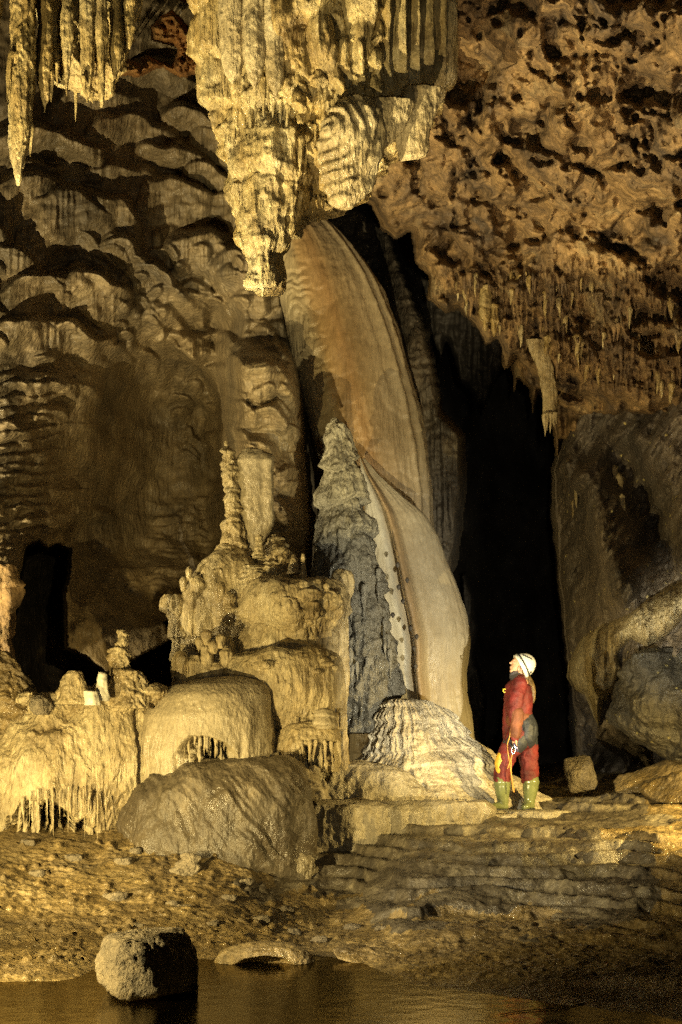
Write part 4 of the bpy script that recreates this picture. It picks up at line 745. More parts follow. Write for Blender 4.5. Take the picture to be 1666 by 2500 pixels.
single('stalagmite', 'crooked cairn-like stalagmite of stacked lumps standing on the wet yellow mound', 'stalagmite',
    [(1537, 290, 304), (1544, 284, 312), (1562, 283, 314), (1578, 282, 312), (1586, 264, 318), (1612, 266, 320), (1632, 264, 318), (1640, 268, 350), (1660, 270, 356), (1690, 272, 362), (1730, 270, 370)], 13.4, M['cream'], depth=.9,
    disp=lambda x, y, z, th, v, u: .035 * tiers(z, x, y, .11, 9, 1.8, .7) - .015 + .08 * fbm(x * 8, y * 8, z * 7, 4, 3) + .012 * fbm(x * 30, y * 30, z * 20, 2, 2), step=2.0)
single('stalagmite', 'rounded cream boulder-like stalagmite stump left of the white stubs', 'stalagmite',
    [(1638, 165, 198), (1648, 154, 206), (1668, 150, 214), (1690, 148, 220), (1720, 140, 230)], 13.4, M['cream'], depth=.9, disp=flow(.0, 6, 3, .08, 4), step=2.2)
white = plain('white_calcite', (.60, .56, .44), .4, 0, .4, 30, .12)
single('stalagmite', 'white broken stub, the taller of the pair left of the cairn-like stalagmite', 'stalagmite', [(1641, 240, 254), (1646, 237, 262), (1680, 238, 264), (1712, 236, 266)], 13.15, white, step=2, disp=flow(.01, 9, 3, .03, 6))
single('stalagmite', 'white broken stub, the shorter and wider of the pair left of the cairn-like stalagmite', 'stalagmite', [(1685, 210, 226), (1688, 207, 240), (1712, 208, 242), (1722, 206, 244)], 13.05, white, step=2, disp=flow(.01, 9, 5, .03, 6))
single('boulder', 'round grey-brown stone wedged left of the stump on the wet yellow mound', 'rock', [(1698, 85, 106), (1706, 76, 118), (1725, 74, 124), (1745, 84, 116)], 13.3, M['block'], step=2.2, disp=flow(0, 1, 5, .08, 5, fine=.02))
st_ = form('stalagmite', 'dim ragged column at the left edge beside the black shadow-shaped recess', 'stalagmite', [(1380, -30, 30), (1420, -40, 44), (1440, -40, 56), (1470, -40, 40), (1500, -40, 32), (1560, -40, 28), (1640, -40, 40)], 15.0, M['ceil'], depth=.6, disp=flow(.05, 9, 5, .08, 3, .3, .05), step=2.6)
# ---- white fan cone
fan_m = rock_mat('pale_cone_calcite', [(.36, .30, .20), (.50, .44, .32), (.56, .51, .40)], 2.4, (1, 1, .6), .8, 24, (.3, .6), (.28, .23, .16), 1.8, .55)
def fand(x, y, z, th, v, u):
    q = th * 3.2
    f = (z + .12 * fbm(x * 1.2, y * 1.2, z, 3, 4)) / .17; f = f - np.floor(f)
    return .06 * fbm(np.cos(th) * 9, np.sin(th) * 9, z * 2.2, 3, 3) + .020 * fbm(np.cos(th) * 22, np.sin(th) * 22, z * 3.5, 3, 5) + .055 * ss(0, .25, f) * (1 - f) + .13 * fbm(x * 2.2, y * 2.2, z * 3, 4, 8) + .03 * fbm(x * 8, y * 8, z * 8, 3, 18) + .008 * fbm(x * 30, y * 30, z * 20, 2, 9)
fanm = form('flowstone_mound', 'bright cream ribbed cone at the foot of the cascade, left of the caver', 'flowstone mound',
    [(1706, 980, 1006), (1711, 955, 1040), (1730, 935, 1085), (1765, 922, 1120), (1800, 905, 1150), (1845, 880, 1200), (1890, 850, 1245), (1925, 820, 1300), (1955, 790, 1350), (1990, 770, 1370)], 15.35, fan_m, depth=.55, disp=fand, step=2.6, nmax=640)
rimm = rock_mat('rim_calcite', [(.16, .13, .085), (.30, .26, .18), (.42, .37, .27)], 1.8, (1, 1, .7), .8, 22, (.25, .55), (.12, .10, .06), 1.2, .6)
def rimd(s):
    return lambda x, y, z, th, v, u: .16 * fbm(x * 1.5, y * 1.5, z * 2, 4, s) + .06 * fbm(x * 7, y * 9, z * 1.5, 3, s + 3) + .012 * fbm(x * 26, y * 26, z * 14, 3, s + 5)
single('rimstone_step', 'broad upper rimstone step with fluted front, between the small fringed dome and the caver', 'flowstone step', [(1860, 780, 900), (1866, 735, 950), (1884, 715, 990), (1920, 700, 1030), (1950, 700, 1070), (1980, 720, 1090)], 14.85, rimm, depth=.34, wob=.08, disp=rimd(3), step=2.8, nmax=560, expo=2.6)
single('rimstone_step', 'rounded dark lower rimstone step lying in front of the fluted upper one', 'flowstone step', [(1958, 700, 1130), (1963, 670, 1180), (1976, 655, 1200), (2010, 645, 1190), (2050, 640, 1180), (2080, 650, 1170)], 14.25, rimm, depth=.34, wob=.10, disp=rimd(13), step=2.8, nmax=560, expo=2.8)
single('boulder', 'large dark rounded boulder with yellow specks at the right edge under the pale fluted hood', 'rock',
    [(1585, 1580, 1720), (1600, 1540, 1780), (1640, 1512, 1820), (1700, 1500, 1840), (1760, 1515, 1840), (1800, 1545, 1820), (1840, 1590, 1780), (1856, 1610, 1740)], 15.1, rock_mat('speckled_dark_rock', [(.025, .022, .018), (.055, .048, .035), (.09, .078, .055)], 2.2, (1, 1, 1), .9, 16, (.3, .7), (.03, .028, .022), 2, .6, speck=((.62, .52, .18), 9.0, .20)), depth=.6,
    disp=lambda x, y, z, th, v, u: .34 * fbm(x * 1.5, y * 1.5, z * 1.5, 4, 3) + .04 * fbm(x * 9, y * 9, z * 9, 3, 6), step=3)
single('rimstone_step', 'small scalloped rock knuckle at the left end of the rimstone terraces', 'flowstone step', [(2056, 610, 680), (2066, 592, 730), (2090, 582, 760), (2130, 586, 770), (2160, 600, 760)], 13.2, rimm, depth=.5,
    disp=lambda x, y, z, th, v, u: .06 * fbm(x * 3, y * 3, z * 3, 3, 3) + ss(630, 660, u) * .07 * fbm(x * 14, y * 14, z * 5, 3, 6), step=2.4)

# ---- loose rocks
def rock(name, label, pts, mat, sub=4, amp=.02, f=7, cat='rock', bev=.03, rid=.5):
    """pts: corner points (u, v, Y) of the stone; hull, bevelled and worn"""
    bm = bmesh.new()
    for p in pts: bm.verts.new(P(*p))
    r_ = bmesh.ops.convex_hull(bm, input=bm.verts)
    bmesh.ops.delete(bm, geom=list({g for g in r_['geom_interior'] if isinstance(g, bmesh.types.BMVert)}), context='VERTS')
    bmesh.ops.bevel(bm, geom=bm.edges[:] + bm.verts[:], offset=bev, segments=2, affect='EDGES', profile=.6)
    bmesh.ops.triangulate(bm, faces=bm.faces[:])
    for _ in range(8):
        es = [e for e in bm.edges if e.calc_length() > amp * 1.1]
        if not es or len(bm.verts) > 16000: break
        bmesh.ops.subdivide_edges(bm, edges=es, cuts=1); bmesh.ops.triangulate(bm, faces=bm.faces[:])
    bm.normal_update()
    co = np.array([v.co[:] for v in bm.verts]); no = np.array([v.normal[:] for v in bm.verts])
    d = amp * (fbm(co[:, 0] * f, co[:, 1] * f, co[:, 2] * f, 4, 3) * 1.6 + rid * ridged(co[:, 0] * f * 2.4, co[:, 1] * f * 2.4, co[:, 2] * f * 2.4, 3, 5))
    co = co + no * d[:, None]; base = co.mean(0); base[2] = co[:, 2].min()
    for v, c in zip(bm.verts, co): v.co = Vector(c - base)
    me = bpy.data.meshes.new(name); bm.to_mesh(me); bm.free()
    for p in me.polygons: p.use_smooth = True
    me.materials.append(mat); o = bpy.data.objects.new(name, me); o.location = base; C.objects.link(o)
    return tag(o, label, cat)
rock('boulder', 'squarish knee-high boulder standing in the edge of the pool, front left', [(262, 2283, 8.95), (232, 2350, 8.9), (236, 2385, 8.85), (288, 2440, 8.6), (295, 2300, 8.62), (370, 2282, 8.75), (450, 2272, 9.0), (478, 2330, 9.0), (484, 2400, 9.0), (480, 2420, 8.95), (385, 2428, 8.62), (376, 2330, 8.66), (300, 2275, 9.3), (440, 2268, 9.4), (470, 2420, 9.4), (260, 2400, 9.3)], M['block'], amp=.024, f=8, bev=.035)
single('boulder', 'pebbly half-buried hump casting a black shadow on the mud, middle left', 'rock', [(2082, 452, 476), (2092, 440, 488), (2120, 424, 494), (2150, 404, 496), (2185, 396, 498), (2210, 392, 500)], 12.5, M['block'], depth=.8,
    disp=lambda x, y, z, th, v, u: .05 * (ss(.6, .1, voro(x * 11, y * 11, z * 11, 3)[0]) - .4) + .04 * fbm(x * 4, y * 4, z * 4, 3, 4), step=2.0)
rock('boulder', 'pale angular stone standing alone behind the caver at the black passage', [(1378, 1852, 16), (1440, 1845, 16), (1446, 1862, 15.8), (1430, 1905, 15.7), (1460, 1925, 15.9), (1392, 1935, 15.8), (1400, 1885, 15.7), (1376, 1875, 15.8), (1400, 1850, 16.4), (1450, 1930, 16.4)], M['block'], amp=.02, f=6)
rock('boulder', 'small flat lit stone with a dark side on the near bank, right of centre', [(812, 2312, 10.5), (980, 2322, 10.5), (992, 2335, 10.4), (988, 2372, 10.3), (900, 2362, 10.25), (815, 2340, 10.35), (830, 2305, 10.8), (975, 2312, 10.8)], M['mud'], amp=.018, f=8)
rock('boulder', 'low pale flat slab lit white just below the caver', [(1180, 1992, 14.3), (1262, 1990, 14.3), (1268, 2022, 14.15), (1178, 2026, 14.15), (1190, 1986, 14.6), (1255, 1984, 14.6), (1180, 2030, 14.5), (1262, 2030, 14.5)], fan_m, amp=.014, f=8)
for i, (lab, pts) in enumerate([('long low ridge of brown rock at the right edge of the floor', [(1496, 1900, 15.6), (1560, 1880, 15.6), (1640, 1850, 15.4), (1800, 1800, 15), (1800, 1900, 14.7), (1600, 1900, 15.2), (1500, 1935, 15.4), (1520, 1940, 15.3), (1700, 1870, 16), (1540, 1900, 16)]),
    ('second darker ridge of rock in front of the long low one at the right edge', [(1560, 1925, 15.0), (1640, 1890, 14.8), (1800, 1850, 14.4), (1800, 1960, 14.0), (1600, 1960, 14.7), (1700, 1905, 15.2), (1580, 1930, 15.3)])]):
    rock('rock_ridge', lab, pts, M['mud'], amp=.03, f=3)
bank = form('mud_bank', 'small undercut bank with a black hollow at the water line', 'rock', [(2300, 610, 690), (2308, 570, 726), (2320, 540, 752), (2345, 525, 770), (2375, 520, 775)], 10.35, M['mud'], depth=.5,
    disp=lambda x, y, z, th, v, u: .02 * fbm(x * 6, y * 6, z * 6, 4, 3) - .30 * (np.sin(th) < .2) * ss(-3, 4, v - np.interp(u, [570, 600, 650, 700, 722], [2352, 2336, 2328, 2334, 2352])), step=2.2)
lab_small = 'small loose stone scattered on the lit mud bank'
for i, (u, Y, r_) in enumerate([(90, 12.3, .05), (280, 11.9, .07), (300, 12.6, .06), (70, 12.9, .05), (180, 12.7, .06), (330, 12.9, .05), (560, 11.9, .05), (640, 11.6, .06), (720, 11.4, .05), (700, 12.1, .05), (520, 11.3, .04), (420, 11.7, .04), (340, 11.3, .035), (780, 11.2, .05), (860, 11.5, .05), (600, 12.4, .05), (930, 11.2, .04)]):
    x = (u - CX) / F * Y; z = gz(x, Y); k = F / Y; v = HOR - (z - CZ) * k; rr = r_ * k
    pts = [(u + rr * rng.uniform(.7, 1.3) * math.cos(a) * 1.3, v - rr * .55 * q * rng.uniform(.7, 1.3), Y + r_ * math.sin(a)) for a in np.linspace(0, 5.5, 6) for q in (-.4, 1.2)]
    tag(rock('stone', lab_small, pts, M['block'], amp=.012, f=14, bev=.01), group='small stones on the mud bank')

# ---- lesser stalactites on the ceiling
yb = form('stalactite', 'pale yellow brush-shaped drapery hanging alone over the black passage', 'stalactite', [(830, 1285, 1330), (870, 1300, 1345), (900, 1312, 1352), (950, 1320, 1360), (1000, 1324, 1361), (1030, 1326, 1360)], 16.7, M['cream'], depth=.5, disp=flow(.03, 12, 3, .03, 3), step=2.4)
for i, (u, v1) in enumerate([(1330, 1066), (1337, 1052), (1345, 1058), (1353, 1044), (1358, 1036)]): adopt(yb, dripstone(None, u, 1005, v1, 6, 16.6, M['cream'], s=i))
for (u, v0, v1, w, lab) in [(1186, 700, 808, 13, 'blunt cream stalactite, the larger of two at the low point of the brown ceiling'), (1207, 745, 822, 9, 'short pointed cream stalactite right beside the blunt larger one')]:
    tag(lathe('stalactite', [(v0, u - w, u + w), (v0 + .3 * (v1 - v0), u - w * .8, u + w * .8), (v0 + .6 * (v1 - v0), u - w * .95, u + w * .9), (v0 + .85 * (v1 - v0), u - w * .5, u + w * .5), (v1, u - 2, u + 2)], 16.6, M['hang'], 1, flow(.02, 14, 3, .04, 5, .2, .03), step=2.2), lab, 'stalactite')
for i in range(120):
    u = rng.uniform(1110, 1660); v0 = np.interp(u, [1110, 1300, 1660], [650, 660, 700]) + rng.uniform(0, 1) ** 1.1 * np.interp(u, [1110, 1250, 1400, 1660], [90, 150, 240, 240])
    D = float(ceil_depth(np.array([[u]]), np.array([[v0 + 4]]))[0, 0]); L = rng.uniform(12, 60); w = L * rng.uniform(.10, .2)
    o = dripstone(None, u, v0, v0 + L, w, D - .02, M['hang'] if i % 2 else M['ceil'], s=i)
    tag(o, 'small stalactite in the ragged fringe along the lower lip of the brown ceiling', 'stalactite', 'stalactites fringing the brown ceiling')
for i, (u, v) in enumerate([(1512, 1185), (1502, 1165), (1520, 1235), (1404, 1200), (1400, 1250)]):
    D = float(right_depth(np.array([[u]], float), np.array([[v]], float))[0, 0])
    o = dripstone(None, u, v - 30, v + 40, 8, D - .02, M['cream'], s=i + 4, lean=6)
    tag(o, ['crooked pale drip on the right wall, upper of a run of three', 'small pale drip tucked above the crooked run on the right wall', 'lowest pale drip of the crooked run on the right wall', 'dim pale drip on the edge of the right wall beside the passage', 'lower dim drip on the edge of the right wall beside the passage'][i], 'stalactite')

def strand(name, a, b, r_, mat, label, cat):
    A, B_ = Vector(a), Vector(b); n = 24; V = []; Fq = []
    for i in range(n):
        t = i / (n - 1); c = A.lerp(B_, t) + Vector((0, .03 * math.sin(t * 9), 0))
        for j in range(6): V.append((c.x, c.y + r_ * math.cos(j * math.pi / 3), c.z + r_ * math.sin(j * math.pi / 3)))
    for i in range(n - 1):
        for j in range(6): Fq.append((i * 6 + j, i * 6 + (j + 1) % 6, (i + 1) * 6 + (j + 1) % 6, (i + 1) * 6 + j))
    return tag(mesh_from(name, V, Fq, mat), label, cat)
strand('line', P(1222, 2480, 8.19)[:2] + (.006,), P(1490, 2444, 8.7)[:2] + (.006,), .003, plain('pale_cord', (.5, .4, .2)), 'thin pale line stretched over the water at the lower right', 'line')

# ------------------------------------------------------------------ the caver
PY = 14.62
def Q(u, v, dy=0.0): return Vector(((u - CX) / F * PY, PY + dy, CZ + (HOR - v) / F * PY))
PXM = PY / F
def chain(pts, seg=18, sub=5):
    """tapered limb: pts = (u, v, dy, radius, [radius in depth]) in one closed tube with round ends; returns verts, faces"""
    p = [Q(a[0], a[1], a[2]) for a in pts]; r = [a[3] for a in pts]; ry = [a[4] if len(a) > 4 else a[3] for a in pts]
    n = len(p); t = np.linspace(0, n - 1, (n - 1) * sub + 1)
    def it(vals): return np.interp(t, range(n), vals)
    P3 = np.stack([it([q[k] for q in p]) for k in range(3)], -1)
    for _ in range(2): P3[1:-1] = (P3[:-2] + 2 * P3[1:-1] + P3[2:]) / 4
    rr, ryy = it(r), it(ry)
    T = np.gradient(P3, axis=0); T /= np.linalg.norm(T, axis=1)[:, None]
    up = np.array([0, 1.0, 0]); 
    A = np.cross(T, up); ln = np.linalg.norm(A, axis=1)[:, None]; A = np.where(ln < 1e-3, np.array([1.0, 0, 0]), A / np.maximum(ln, 1e-6)); B = np.cross(A, T)
    rings = []
    for k in (.95, .8, .5): rings.append((P3[0] - T[0] * rr[0] * k, A[0], B[0], rr[0] * math.sqrt(1 - k * k), ryy[0] * math.sqrt(1 - k * k)))
    for i in range(len(t)): rings.append((P3[i], A[i], B[i], rr[i], ryy[i]))
    for k in (.5, .8, .95): rings.append((P3[-1] + T[-1] * rr[-1] * k, A[-1], B[-1], rr[-1] * math.sqrt(1 - k * k), ryy[-1] * math.sqrt(1 - k * k)))
    th = np.linspace(0, 2 * math.pi, seg, endpoint=False)
    V = np.concatenate([c + np.outer(np.cos(th) * ra, a) + np.outer(np.sin(th) * rb, b) for c, a, b, ra, rb in rings])
    m = len(rings); fs = []
    for i in range(m - 1):
        for j in range(seg): fs.append((i * seg + j, i * seg + (j + 1) % seg, (i + 1) * seg + (j + 1) % seg, (i + 1) * seg + j))
    fs.append(tuple(range(seg))[::-1]); fs.append(tuple((m - 1) * seg + j for j in range(seg)))
    return V, fs
def ball(c, rad, rot=0, seg=20):
    """ellipsoid at a point, radii (x, y, z), turned in the image plane"""
    th = np.linspace(0, 2 * math.pi, seg, endpoint=False); ph = np.linspace(.08, math.pi - .08, seg // 2 + 2)
    V = np.array([(math.sin(p) * math.cos(t), math.sin(p) * math.sin(t), math.cos(p)) for p in ph for t in th]) * np.array(rad)
    ca, sa = math.cos(rot), math.sin(rot); V = np.stack([V[:, 0] * ca + V[:, 2] * sa, V[:, 1], -V[:, 0] * sa + V[:, 2] * ca], -1) + np.array(c)
    n = len(ph); fs = [(i * seg + j, (i + 1) * seg + j, (i + 1) * seg + (j + 1) % seg, i * seg + (j + 1) % seg) for i in range(n - 1) for j in range(seg)]
    fs.append(tuple(range(seg))); fs.append(tuple((n - 1) * seg + j for j in range(seg))[::-1]); return V, fs
def fuse(name, items, mat, voxel=None, disp=None, smooth=2, parent=None):
    V, Fs, o = [], [], 0
    for v, f in items:
        V.append(v); Fs += [tuple(i + o for i in q) for q in f]; o += len(v)
    me = bpy.data.meshes.new(name); me.from_pydata(np.concatenate(V).tolist(), [], Fs)
    bm = bmesh.new(); bm.from_mesh(me); bmesh.ops.recalc_face_normals(bm, faces=bm.faces[:]); bm.to_mesh(me); bm.free()
    ob = bpy.data.objects.new(name, me); C.objects.link(ob)
    if voxel:
        md = ob.modifiers.new('r', 'REMESH'); md.mode = 'VOXEL'; md.voxel_size = voxel
        if smooth:
            ms = ob.modifiers.new('s', 'SMOOTH'); ms.iterations = smooth; ms.factor = .5
        dg = bpy.context.evaluated_depsgraph_get(); dg.update(); nm = bpy.data.meshes.new_from_object(ob.evaluated_get(dg))
        ob.modifiers.clear(); ob.data = nm; me = nm
    if disp is not None:
        n = len(me.vertices); co = np.empty(n * 3, np.float32); me.vertices.foreach_get('co', co); co = co.reshape(-1, 3).astype(float)
        no = np.empty(n * 3, np.float32); me.vertices.foreach_get('normal', no); no = no.reshape(-1, 3)
        co = co + no * disp(co)[:, None]; me.vertices.foreach_set('co', co.astype(np.float32).ravel()); me.update()
    me.polygons.foreach_set('use_smooth', np.ones(len(me.polygons), bool)); me.materials.clear(); me.materials.append(mat)
    if parent is not None: adopt(parent, ob)
    return ob
skin = plain('skin', (.50, .28, .17), .5, 0, .1, 90, .1); red = plain('red_fabric', (.12, .012, .011), .65, 0, .5, 90, .6, .4, 9); muddy = plain('muddy_red_fabric', (.13, .042, .018), .7, 0, .4, 90, .5, .4, 9)
olive = plain('olive_rubber', (.15, .17, .07), .2, 0, .05, 40, .15, .6); blk = plain('black_webbing', (.018, .02, .024), .6, 0, .3, 120, .3); shell = plain('white_shell', (.70, .68, .58), .22, 0, 0, 40, .04, .6)
grey = plain('dark_fleece', (.06, .055, .065), .9, 0, .5, 200, .3); hairm = plain('brown_hair', (.13, .08, .025), .45, 0, .5, 200, .5, .5, 30); metal = plain('steel', (.62, .62, .62), .25, 1, 0, 40, .1); yell = plain('yellow_strap', (.62, .46, .03), .5, 0, .2, 90, .2); cordm = plain('orange_cord', (.62, .30, .06), .6, 0, .2, 90, .2)
pr = thing('person', 'caver in red overalls, white helmet and green rubber boots, gazing up with arms hanging', 'person', tuple(Q(1262, 1976)))
# body: head, neck, torso, arms, hands and legs in one skin
def HP(a, b, dy=0):     # head-local: a forward (towards the face), b up; metres; tilted back
    t = R(24); c = Q(1271, 1627, 0); fx, fz = -math.cos(t), math.sin(t); ux, uz = math.sin(t), math.cos(t)
    return Vector((c.x + fx * a + ux * b, c.y + dy, c.z + fz * a + uz * b))
def hb_(a, b, dy, rad, rot=24): return ball(HP(a, b, dy), rad, R(rot))
LH = (1252, 1804, -.235)
def finger(k, L):
    u0 = 1246 + k * 3.4; dy = -.235 + .004 * k
    return chain([(u0, 1811, dy, .0085), (u0 + 1 + k * .3, 1811 + L * .55, dy + .004, .0078), (u0 + 3, 1811 + L, dy + .014, .0065)], 8, 3)
items = [hb_(0, .035, 0, (.098, .076, .098)), hb_(.035, -.015, 0, (.058, .058, .082)), hb_(.055, -.078, 0, (.030, .034, .026)), hb_(.088, .030, 0, (.016, .045, .016)),
    hb_(.096, .008, 0, (.013, .011, .026), 50), hb_(.108, -.010, 0, (.013, .014, .012)), hb_(.086, -.042, 0, (.012, .024, .008)), hb_(.084, -.055, 0, (.012, .022, .009)),
    hb_(.070, .005, -.030, (.020, .020, .018)), hb_(.070, .005, .030, (.020, .020, .018)), hb_(.01, -.035, -.068, (.016, .010, .03), 10),
    chain([(1272, 1640, 0, .052), (1270, 1655, 0, .055), (1272, 1668, 0, .06, .10)]),
    chain([(1270, 1672, 0, .09, .15), (1267, 1710, 0, .10, .15), (1268, 1750, 0, .09, .13), (1272, 1785, 0, .10, .15)]),
    chain([(1262, 1672, -.16, .05), (1257, 1736, -.22, .04), (1251, 1800, -.235, .026)]), chain([(1262, 1672, .16, .05), (1258, 1736, .22, .04), (1246, 1800, .2, .026)]),
    chain([(1251, 1800, -.235, .022, .030), (1252, 1808, -.235, .020, .036), (1253, 1813, -.234, .016, .034)], 12, 3), chain([(1246, 1800, .2, .022, .030), (1247, 1812, .2, .018, .036)], 12, 3),
    chain([(1260, 1795, -.06, .08), (1230, 1850, -.05, .06), (1225, 1950, -.05, .04)]), chain([(1282, 1795, .08, .08), (1290, 1850, .08, .06), (1297, 1950, .08, .04)])]
for k in range(4):
    L = (17, 20, 19, 15)[k]; dy = -.262 + .018 * k
    items.append(chain([(1252.5, 1811, dy, .0090), (1253.5, 1811 + L * .5, dy + .002, .0082), (1256, 1811 + L, dy + .006, .0066)], 8, 3))
    items.append(chain([(1247, 1811, dy + .43, .0090), (1248.5, 1811 + L * .5, dy + .43, .0082), (1251, 1811 + L, dy + .43, .0066)], 8, 3))
items.append(chain([(1249, 1803, -.225, .012), (1246.5, 1811, -.222, .0105), (1247, 1818, -.224, .0085)], 8, 3)); items.append(chain([(1244, 1803, .2, .012), (1241, 1811, .2, .0105), (1242, 1818, .2, .0085)], 8, 3))
fuse('body', items, skin, .0052, None, 1, pr)
for s_ in (-1, 1):
    e = fuse('eye', [hb_(.083, .004, s_ * .030, (.009, .012, .009))], plain('eye_white', (.5, .45, .4), .2), None, None, 0, pr)
# overalls
def wr(co): return .012 * fbm(co[:, 0] * 18, co[:, 1] * 12, co[:, 2] * 14, 3, 5) + .016 * ridged(co[:, 0] * 7 + co[:, 2] * 4, co[:, 1] * 6, co[:, 2] * 9, 2, 8) * np.clip((1.95 - co[:, 2]) * 2, .4, 1) - .004
V, Fc = chain([(1268, 1661, 0, .075, .12), (1266, 1674, 0, .135, .20), (1266, 1705, 0, .152, .19), (1267, 1740, 0, .140, .17), (1271, 1765, 0, .130, .17), (1276, 1786, 0, .145, .185), (1276, 1803, 0, .125, .17)], 26, 6)
fuse('overalls', [(V, Fc), chain([(1264, 1672, -.155, .085), (1256, 1700, -.20, .078), (1251, 1738, -.225, .070), (1252, 1770, -.235, .060), (1251, 1797, -.238, .048), (1251, 1801, -.238, .044)]),
    chain([(1264, 1672, .155, .085), (1256, 1700, .20, .078), (1250, 1738, .22, .068), (1246, 1775, .21, .058), (1245, 1800, .20, .046)]),
    chain([(1262, 1796, -.07, .125), (1244, 1830, -.06, .105), (1231, 1856, -.055, .092), (1226, 1885, -.05, .086), (1225, 1906, -.05, .082)]),
    chain([(1284, 1798, .07, .125), (1291, 1830, .075, .108), (1294, 1860, .08, .095), (1296, 1890, .08, .088), (1297, 1908, .08, .082)])], red, .009, wr, 3, pr)
fuse('sleeve_patch', [chain([(1255, 1742, -.232, .074), (1253.5, 1770, -.240, .066), (1252, 1795, -.242, .053)])], muddy, .009, wr, 2, pr)
fuse('collar', [chain([(1258, 1650, 0, .060, .075), (1262, 1655, 0, .078, .09), (1266, 1661, 0, .09, .11)])], grey, .008, lambda c: .004 * fbm(c[:, 0] * 30, c[:, 1] * 30, c[:, 2] * 30, 2, 2), 2, pr)
har = fuse('harness', [chain([(1279, 1762, 0, .120, .182), (1281, 1774, 0, .134, .190), (1281, 1790, 0, .142, .194), (1280, 1800, -.01, .13, .18)])], blk, .009, wr, 2, pr)
fuse('waist_belt', [chain([(1268, 1752, 0, .142, .184), (1269, 1757, 0, .142, .184)])], muddy, .009, wr, 1, pr)
for (a, b) in (((1262, 1806, -.07, .128), (1254, 1816, -.066, .122)), ((1286, 1808, .07, .128), (1289, 1818, .074, .12))): fuse('leg_loop', [chain([a, b])], blk, .009, None, 1, pr)
fuse('knee_pad', [chain([(1221, 1844, -.075, .040, .06), (1217, 1862, -.072, .050, .07), (1218, 1882, -.07, .040, .06)])], plain('yellow_pad', (.60, .34, .03), .5, 0, .3, 60, .3), .009, None, 2, pr)
# boots
def boot(u, dy, lean, toe, tl):
    return [chain([(u, 1909, dy, .086), (u + lean * .3, 1930, dy, .078), (u + lean * .8, 1950, dy, .062), (u + lean, 1962, dy, .058)]),
            chain([(u + lean + 4, 1968, dy, .042, .048), (u + lean - 8, 1967, dy - .01, .044, .052), (u + toe * .6, 1968, dy - tl * .6, .038, .050), (u + toe, 1970.5, dy - tl, .028, .042)])]
for args in ((1225, -.05, 2, -33, .03), (1299, .08, -4, -20, .14)):
    b_ = fuse('boot', boot(*args), olive, .007, lambda c: .0015 * fbm(c[:, 0] * 20, c[:, 1] * 20, c[:, 2] * 14, 2, 3), 3, pr)
    u, dy, ln, toe, tl = args
    sl = fuse('sole', [chain([(u + ln + 6, 1975.5, dy, .012, .050), (u + toe * .5, 1975.5, dy - tl * .5, .012, .054), (u + toe, 1975.5, dy - tl, .012, .040)], 12)], blk, None, None, 0); sl.parent = b_; sl.matrix_parent_inverse = (Matrix.Translation(Vector(pr.location)) @ Matrix.Translation(-Vector(pr.location))); 
    sl.matrix_parent_inverse = Matrix.Identity(4)
    cf = fuse('boot_cuff', [chain([(u, 1908, dy, .090), (u, 1911, dy, .090)])], olive, None, None, 0); cf.parent = b_; cf.matrix_parent_inverse = Matrix.Identity(4)
# helmet: half ellipsoid, opening turned to the face and down
hc = Q(1274, 1626); hn = Vector((48, 0, 25)).normalized(); ht = Vector((25, 0, -48)).normalized(); hy = Vector((0, 1, 0))
def hpt(a, t, s): 
    """a: 0 rim .. 1 apex, t angle round the axis"""
    ph = a * math.pi / 2; r_ = math.cos(ph)
    return hc + hn * (.152 * s * math.sin(ph)) + (ht * (.128 * s * math.cos(t)) + hy * (.116 * s * math.sin(t))) * r_
def shell_mesh(name, a0, a1, s, mat, t0=0, t1=2 * math.pi, thick=.006, n=48, m=14, parent=None):
    ts = np.linspace(t0, t1, n); as_ = np.linspace(a0, a1, m); full = abs(t1 - t0 - 2 * math.pi) < 1e-6
    V = [hpt(a, t, s) for a in as_ for t in ts] + [hpt(a, t, s - thick / .12) for a in as_ for t in ts]; Fq = []; o = n * m
    for i in range(m - 1):
        for j in range(n - 1):
            q = (i * n + j, i * n + j + 1, (i + 1) * n + j + 1, (i + 1) * n + j); Fq.append(q); Fq.append(tuple(o + x for x in q[::-1]))
    for j in range(n - 1): Fq.append((j + 1, j, o + j, o + j + 1)); Fq.append(((m - 1) * n + j, (m - 1) * n + j + 1, o + (m - 1) * n + j + 1, o + (m - 1) * n + j))
    if not full:
        for i in range(m - 1): Fq.append((i * n, (i + 1) * n, o + (i + 1) * n, o + i * n)); Fq.append(((i + 1) * n + n - 1, i * n + n - 1, o + i * n + n - 1, o + (i + 1) * n + n - 1))
    me = bpy.data.meshes.new(name); me.from_pydata([tuple(v) for v in V], [], Fq); me.polygons.foreach_set('use_smooth', np.ones(len(me.polygons), bool)); me.materials.append(mat)
    ob = bpy.data.objects.new(name, me); C.objects.link(ob)
    if parent is None: adopt(pr, ob)
    else: ob.parent = parent
    return ob
hm = shell_mesh('helmet', -.06, .995, 1.0, shell)
shell_mesh('trim_band', .05, .12, 1.03, blk, parent=hm); shell_mesh('rim', -.10, .0, 1.06, shell, parent=hm, m=5)
for k in range(5): shell_mesh('vent', .22 + .07 * k, .27 + .07 * k, 1.03, blk, -2.55 + .16 * k, -2.30 + .17 * k, n=6, m=4, parent=hm)
for (a, t) in ((.14, -.72), (.44, -.55)): shell_mesh('clip', a, a + .09, 1.045, blk, t, t + .2, n=6, m=4, parent=hm)
lamp_o = fuse('headlamp', [ball(Q(1263, 1599), (.017, .024, .013), 0, 12), chain([(1266, 1598, 0, .010), (1280, 1598, 0, .009)], 8, 2)], plain('headlamp_plastic', (.25, .24, .16), .4), None, None, 0); lamp_o.parent = hm
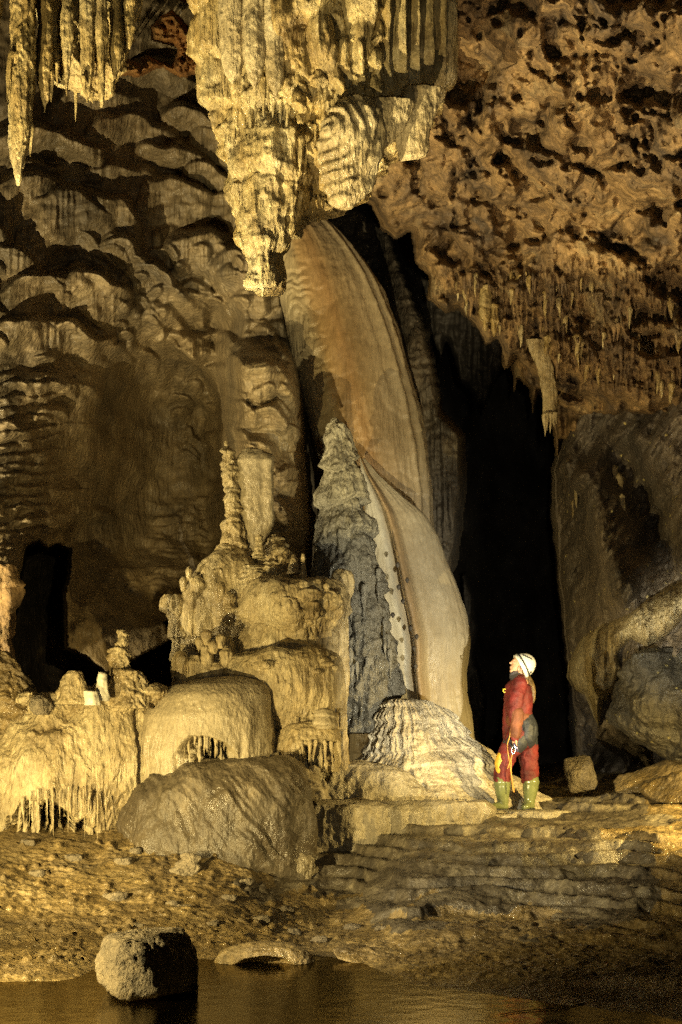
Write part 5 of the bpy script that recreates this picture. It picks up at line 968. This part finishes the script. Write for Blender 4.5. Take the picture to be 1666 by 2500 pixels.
fuse('chin_strap', [chain([(1272, 1622, -.078, .007), (1264, 1640, -.060, .007), (1255, 1643, -.02, .007), (1253, 1642, .02, .007)], 8, 4)], blk, None, None, 0, pr)
fuse('hair', [chain([(1284, 1648, .01, .030), (1292, 1660, .0, .034), (1298, 1675, -.02, .036), (1301, 1690, -.03, .030), (1302, 1706, -.03, .020), (1301, 1716, -.03, .008)]),
    chain([(1276, 1630, -.062, .012), (1276, 1645, -.06, .012), (1284, 1655, -.03, .014)])], hairm, .006, lambda c: .006 * fbm(c[:, 0] * 60, c[:, 1] * 60, c[:, 2] * 5, 3, 5), 1, pr)
# gear
fuse('gear_loop', [chain([(1236, 1684, -.05, .006), (1229, 1682, -.05, .006), (1227, 1687, -.05, .006), (1231, 1692, -.05, .006), (1237, 1688, -.05, .006), (1241, 1694, -.09, .009)], 8, 4)], yell, None, None, 0, pr)
fuse('carabiner', [chain([(1242, 1826, -.285, .0055), (1241, 1838, -.285, .0055), (1246, 1842, -.285, .0055), (1250, 1836, -.285, .0055), (1251, 1824, -.285, .0055), (1246, 1820, -.285, .0055), (1242, 1826, -.285, .0055)], 8, 4)], metal, None, None, 0, pr)
fuse('descender', [chain([(1248, 1818, -.27, .014), (1253, 1826, -.275, .018), (1256, 1834, -.27, .012)], 10, 3)], plain('blue_metal', (.12, .12, .25), .3, .8), None, None, 0, pr)
fuse('cord', [chain([(1241, 1778, -.2, .0045), (1238, 1800, -.26, .0045), (1233, 1816, -.2, .0045), (1236, 1840, -.18, .0045), (1240, 1866, -.18, .0045), (1244, 1900, -.18, .0045), (1248, 1930, -.18, .0045), (1251, 1934, -.18, .0045), (1250, 1924, -.18, .0045), (1243, 1890, -.19, .0045), (1242, 1850, -.22, .0045), (1244, 1840, -.28, .0045)], 8, 4),
    chain([(1244, 1840, -.28, .004), (1238, 1866, -.2, .004), (1234, 1876, -.2, .004)], 8, 4)], cordm, None, None, 0, pr)
fuse('strap', [chain([(1243, 1775, -.15, .010), (1240, 1792, -.17, .008), (1238, 1812, -.17, .012), (1244, 1822, -.2, .012)], 8, 4)], blk, None, None, 0, pr)
# the stone shelf under the caver's feet
foot = P(1250, 1977, PY)
single('rimstone_step', 'cream stone shelf on which the caver stands', 'flowstone step',
    [(1976.5, 1165, 1345), (1979, 1145, 1375), (1988, 1130, 1390), (2010, 1125, 1400), (2040, 1120, 1400)], PY + .02, rimm, depth=.42, disp=lambda x, y, z, th, v, u: .22 * fbm(x * 1.6, y * 1.6, z * 1.2, 4, 3) + .03 * fbm(x * 10, y * 10, z * 2, 3, 6), step=2.6, expo=2.4)
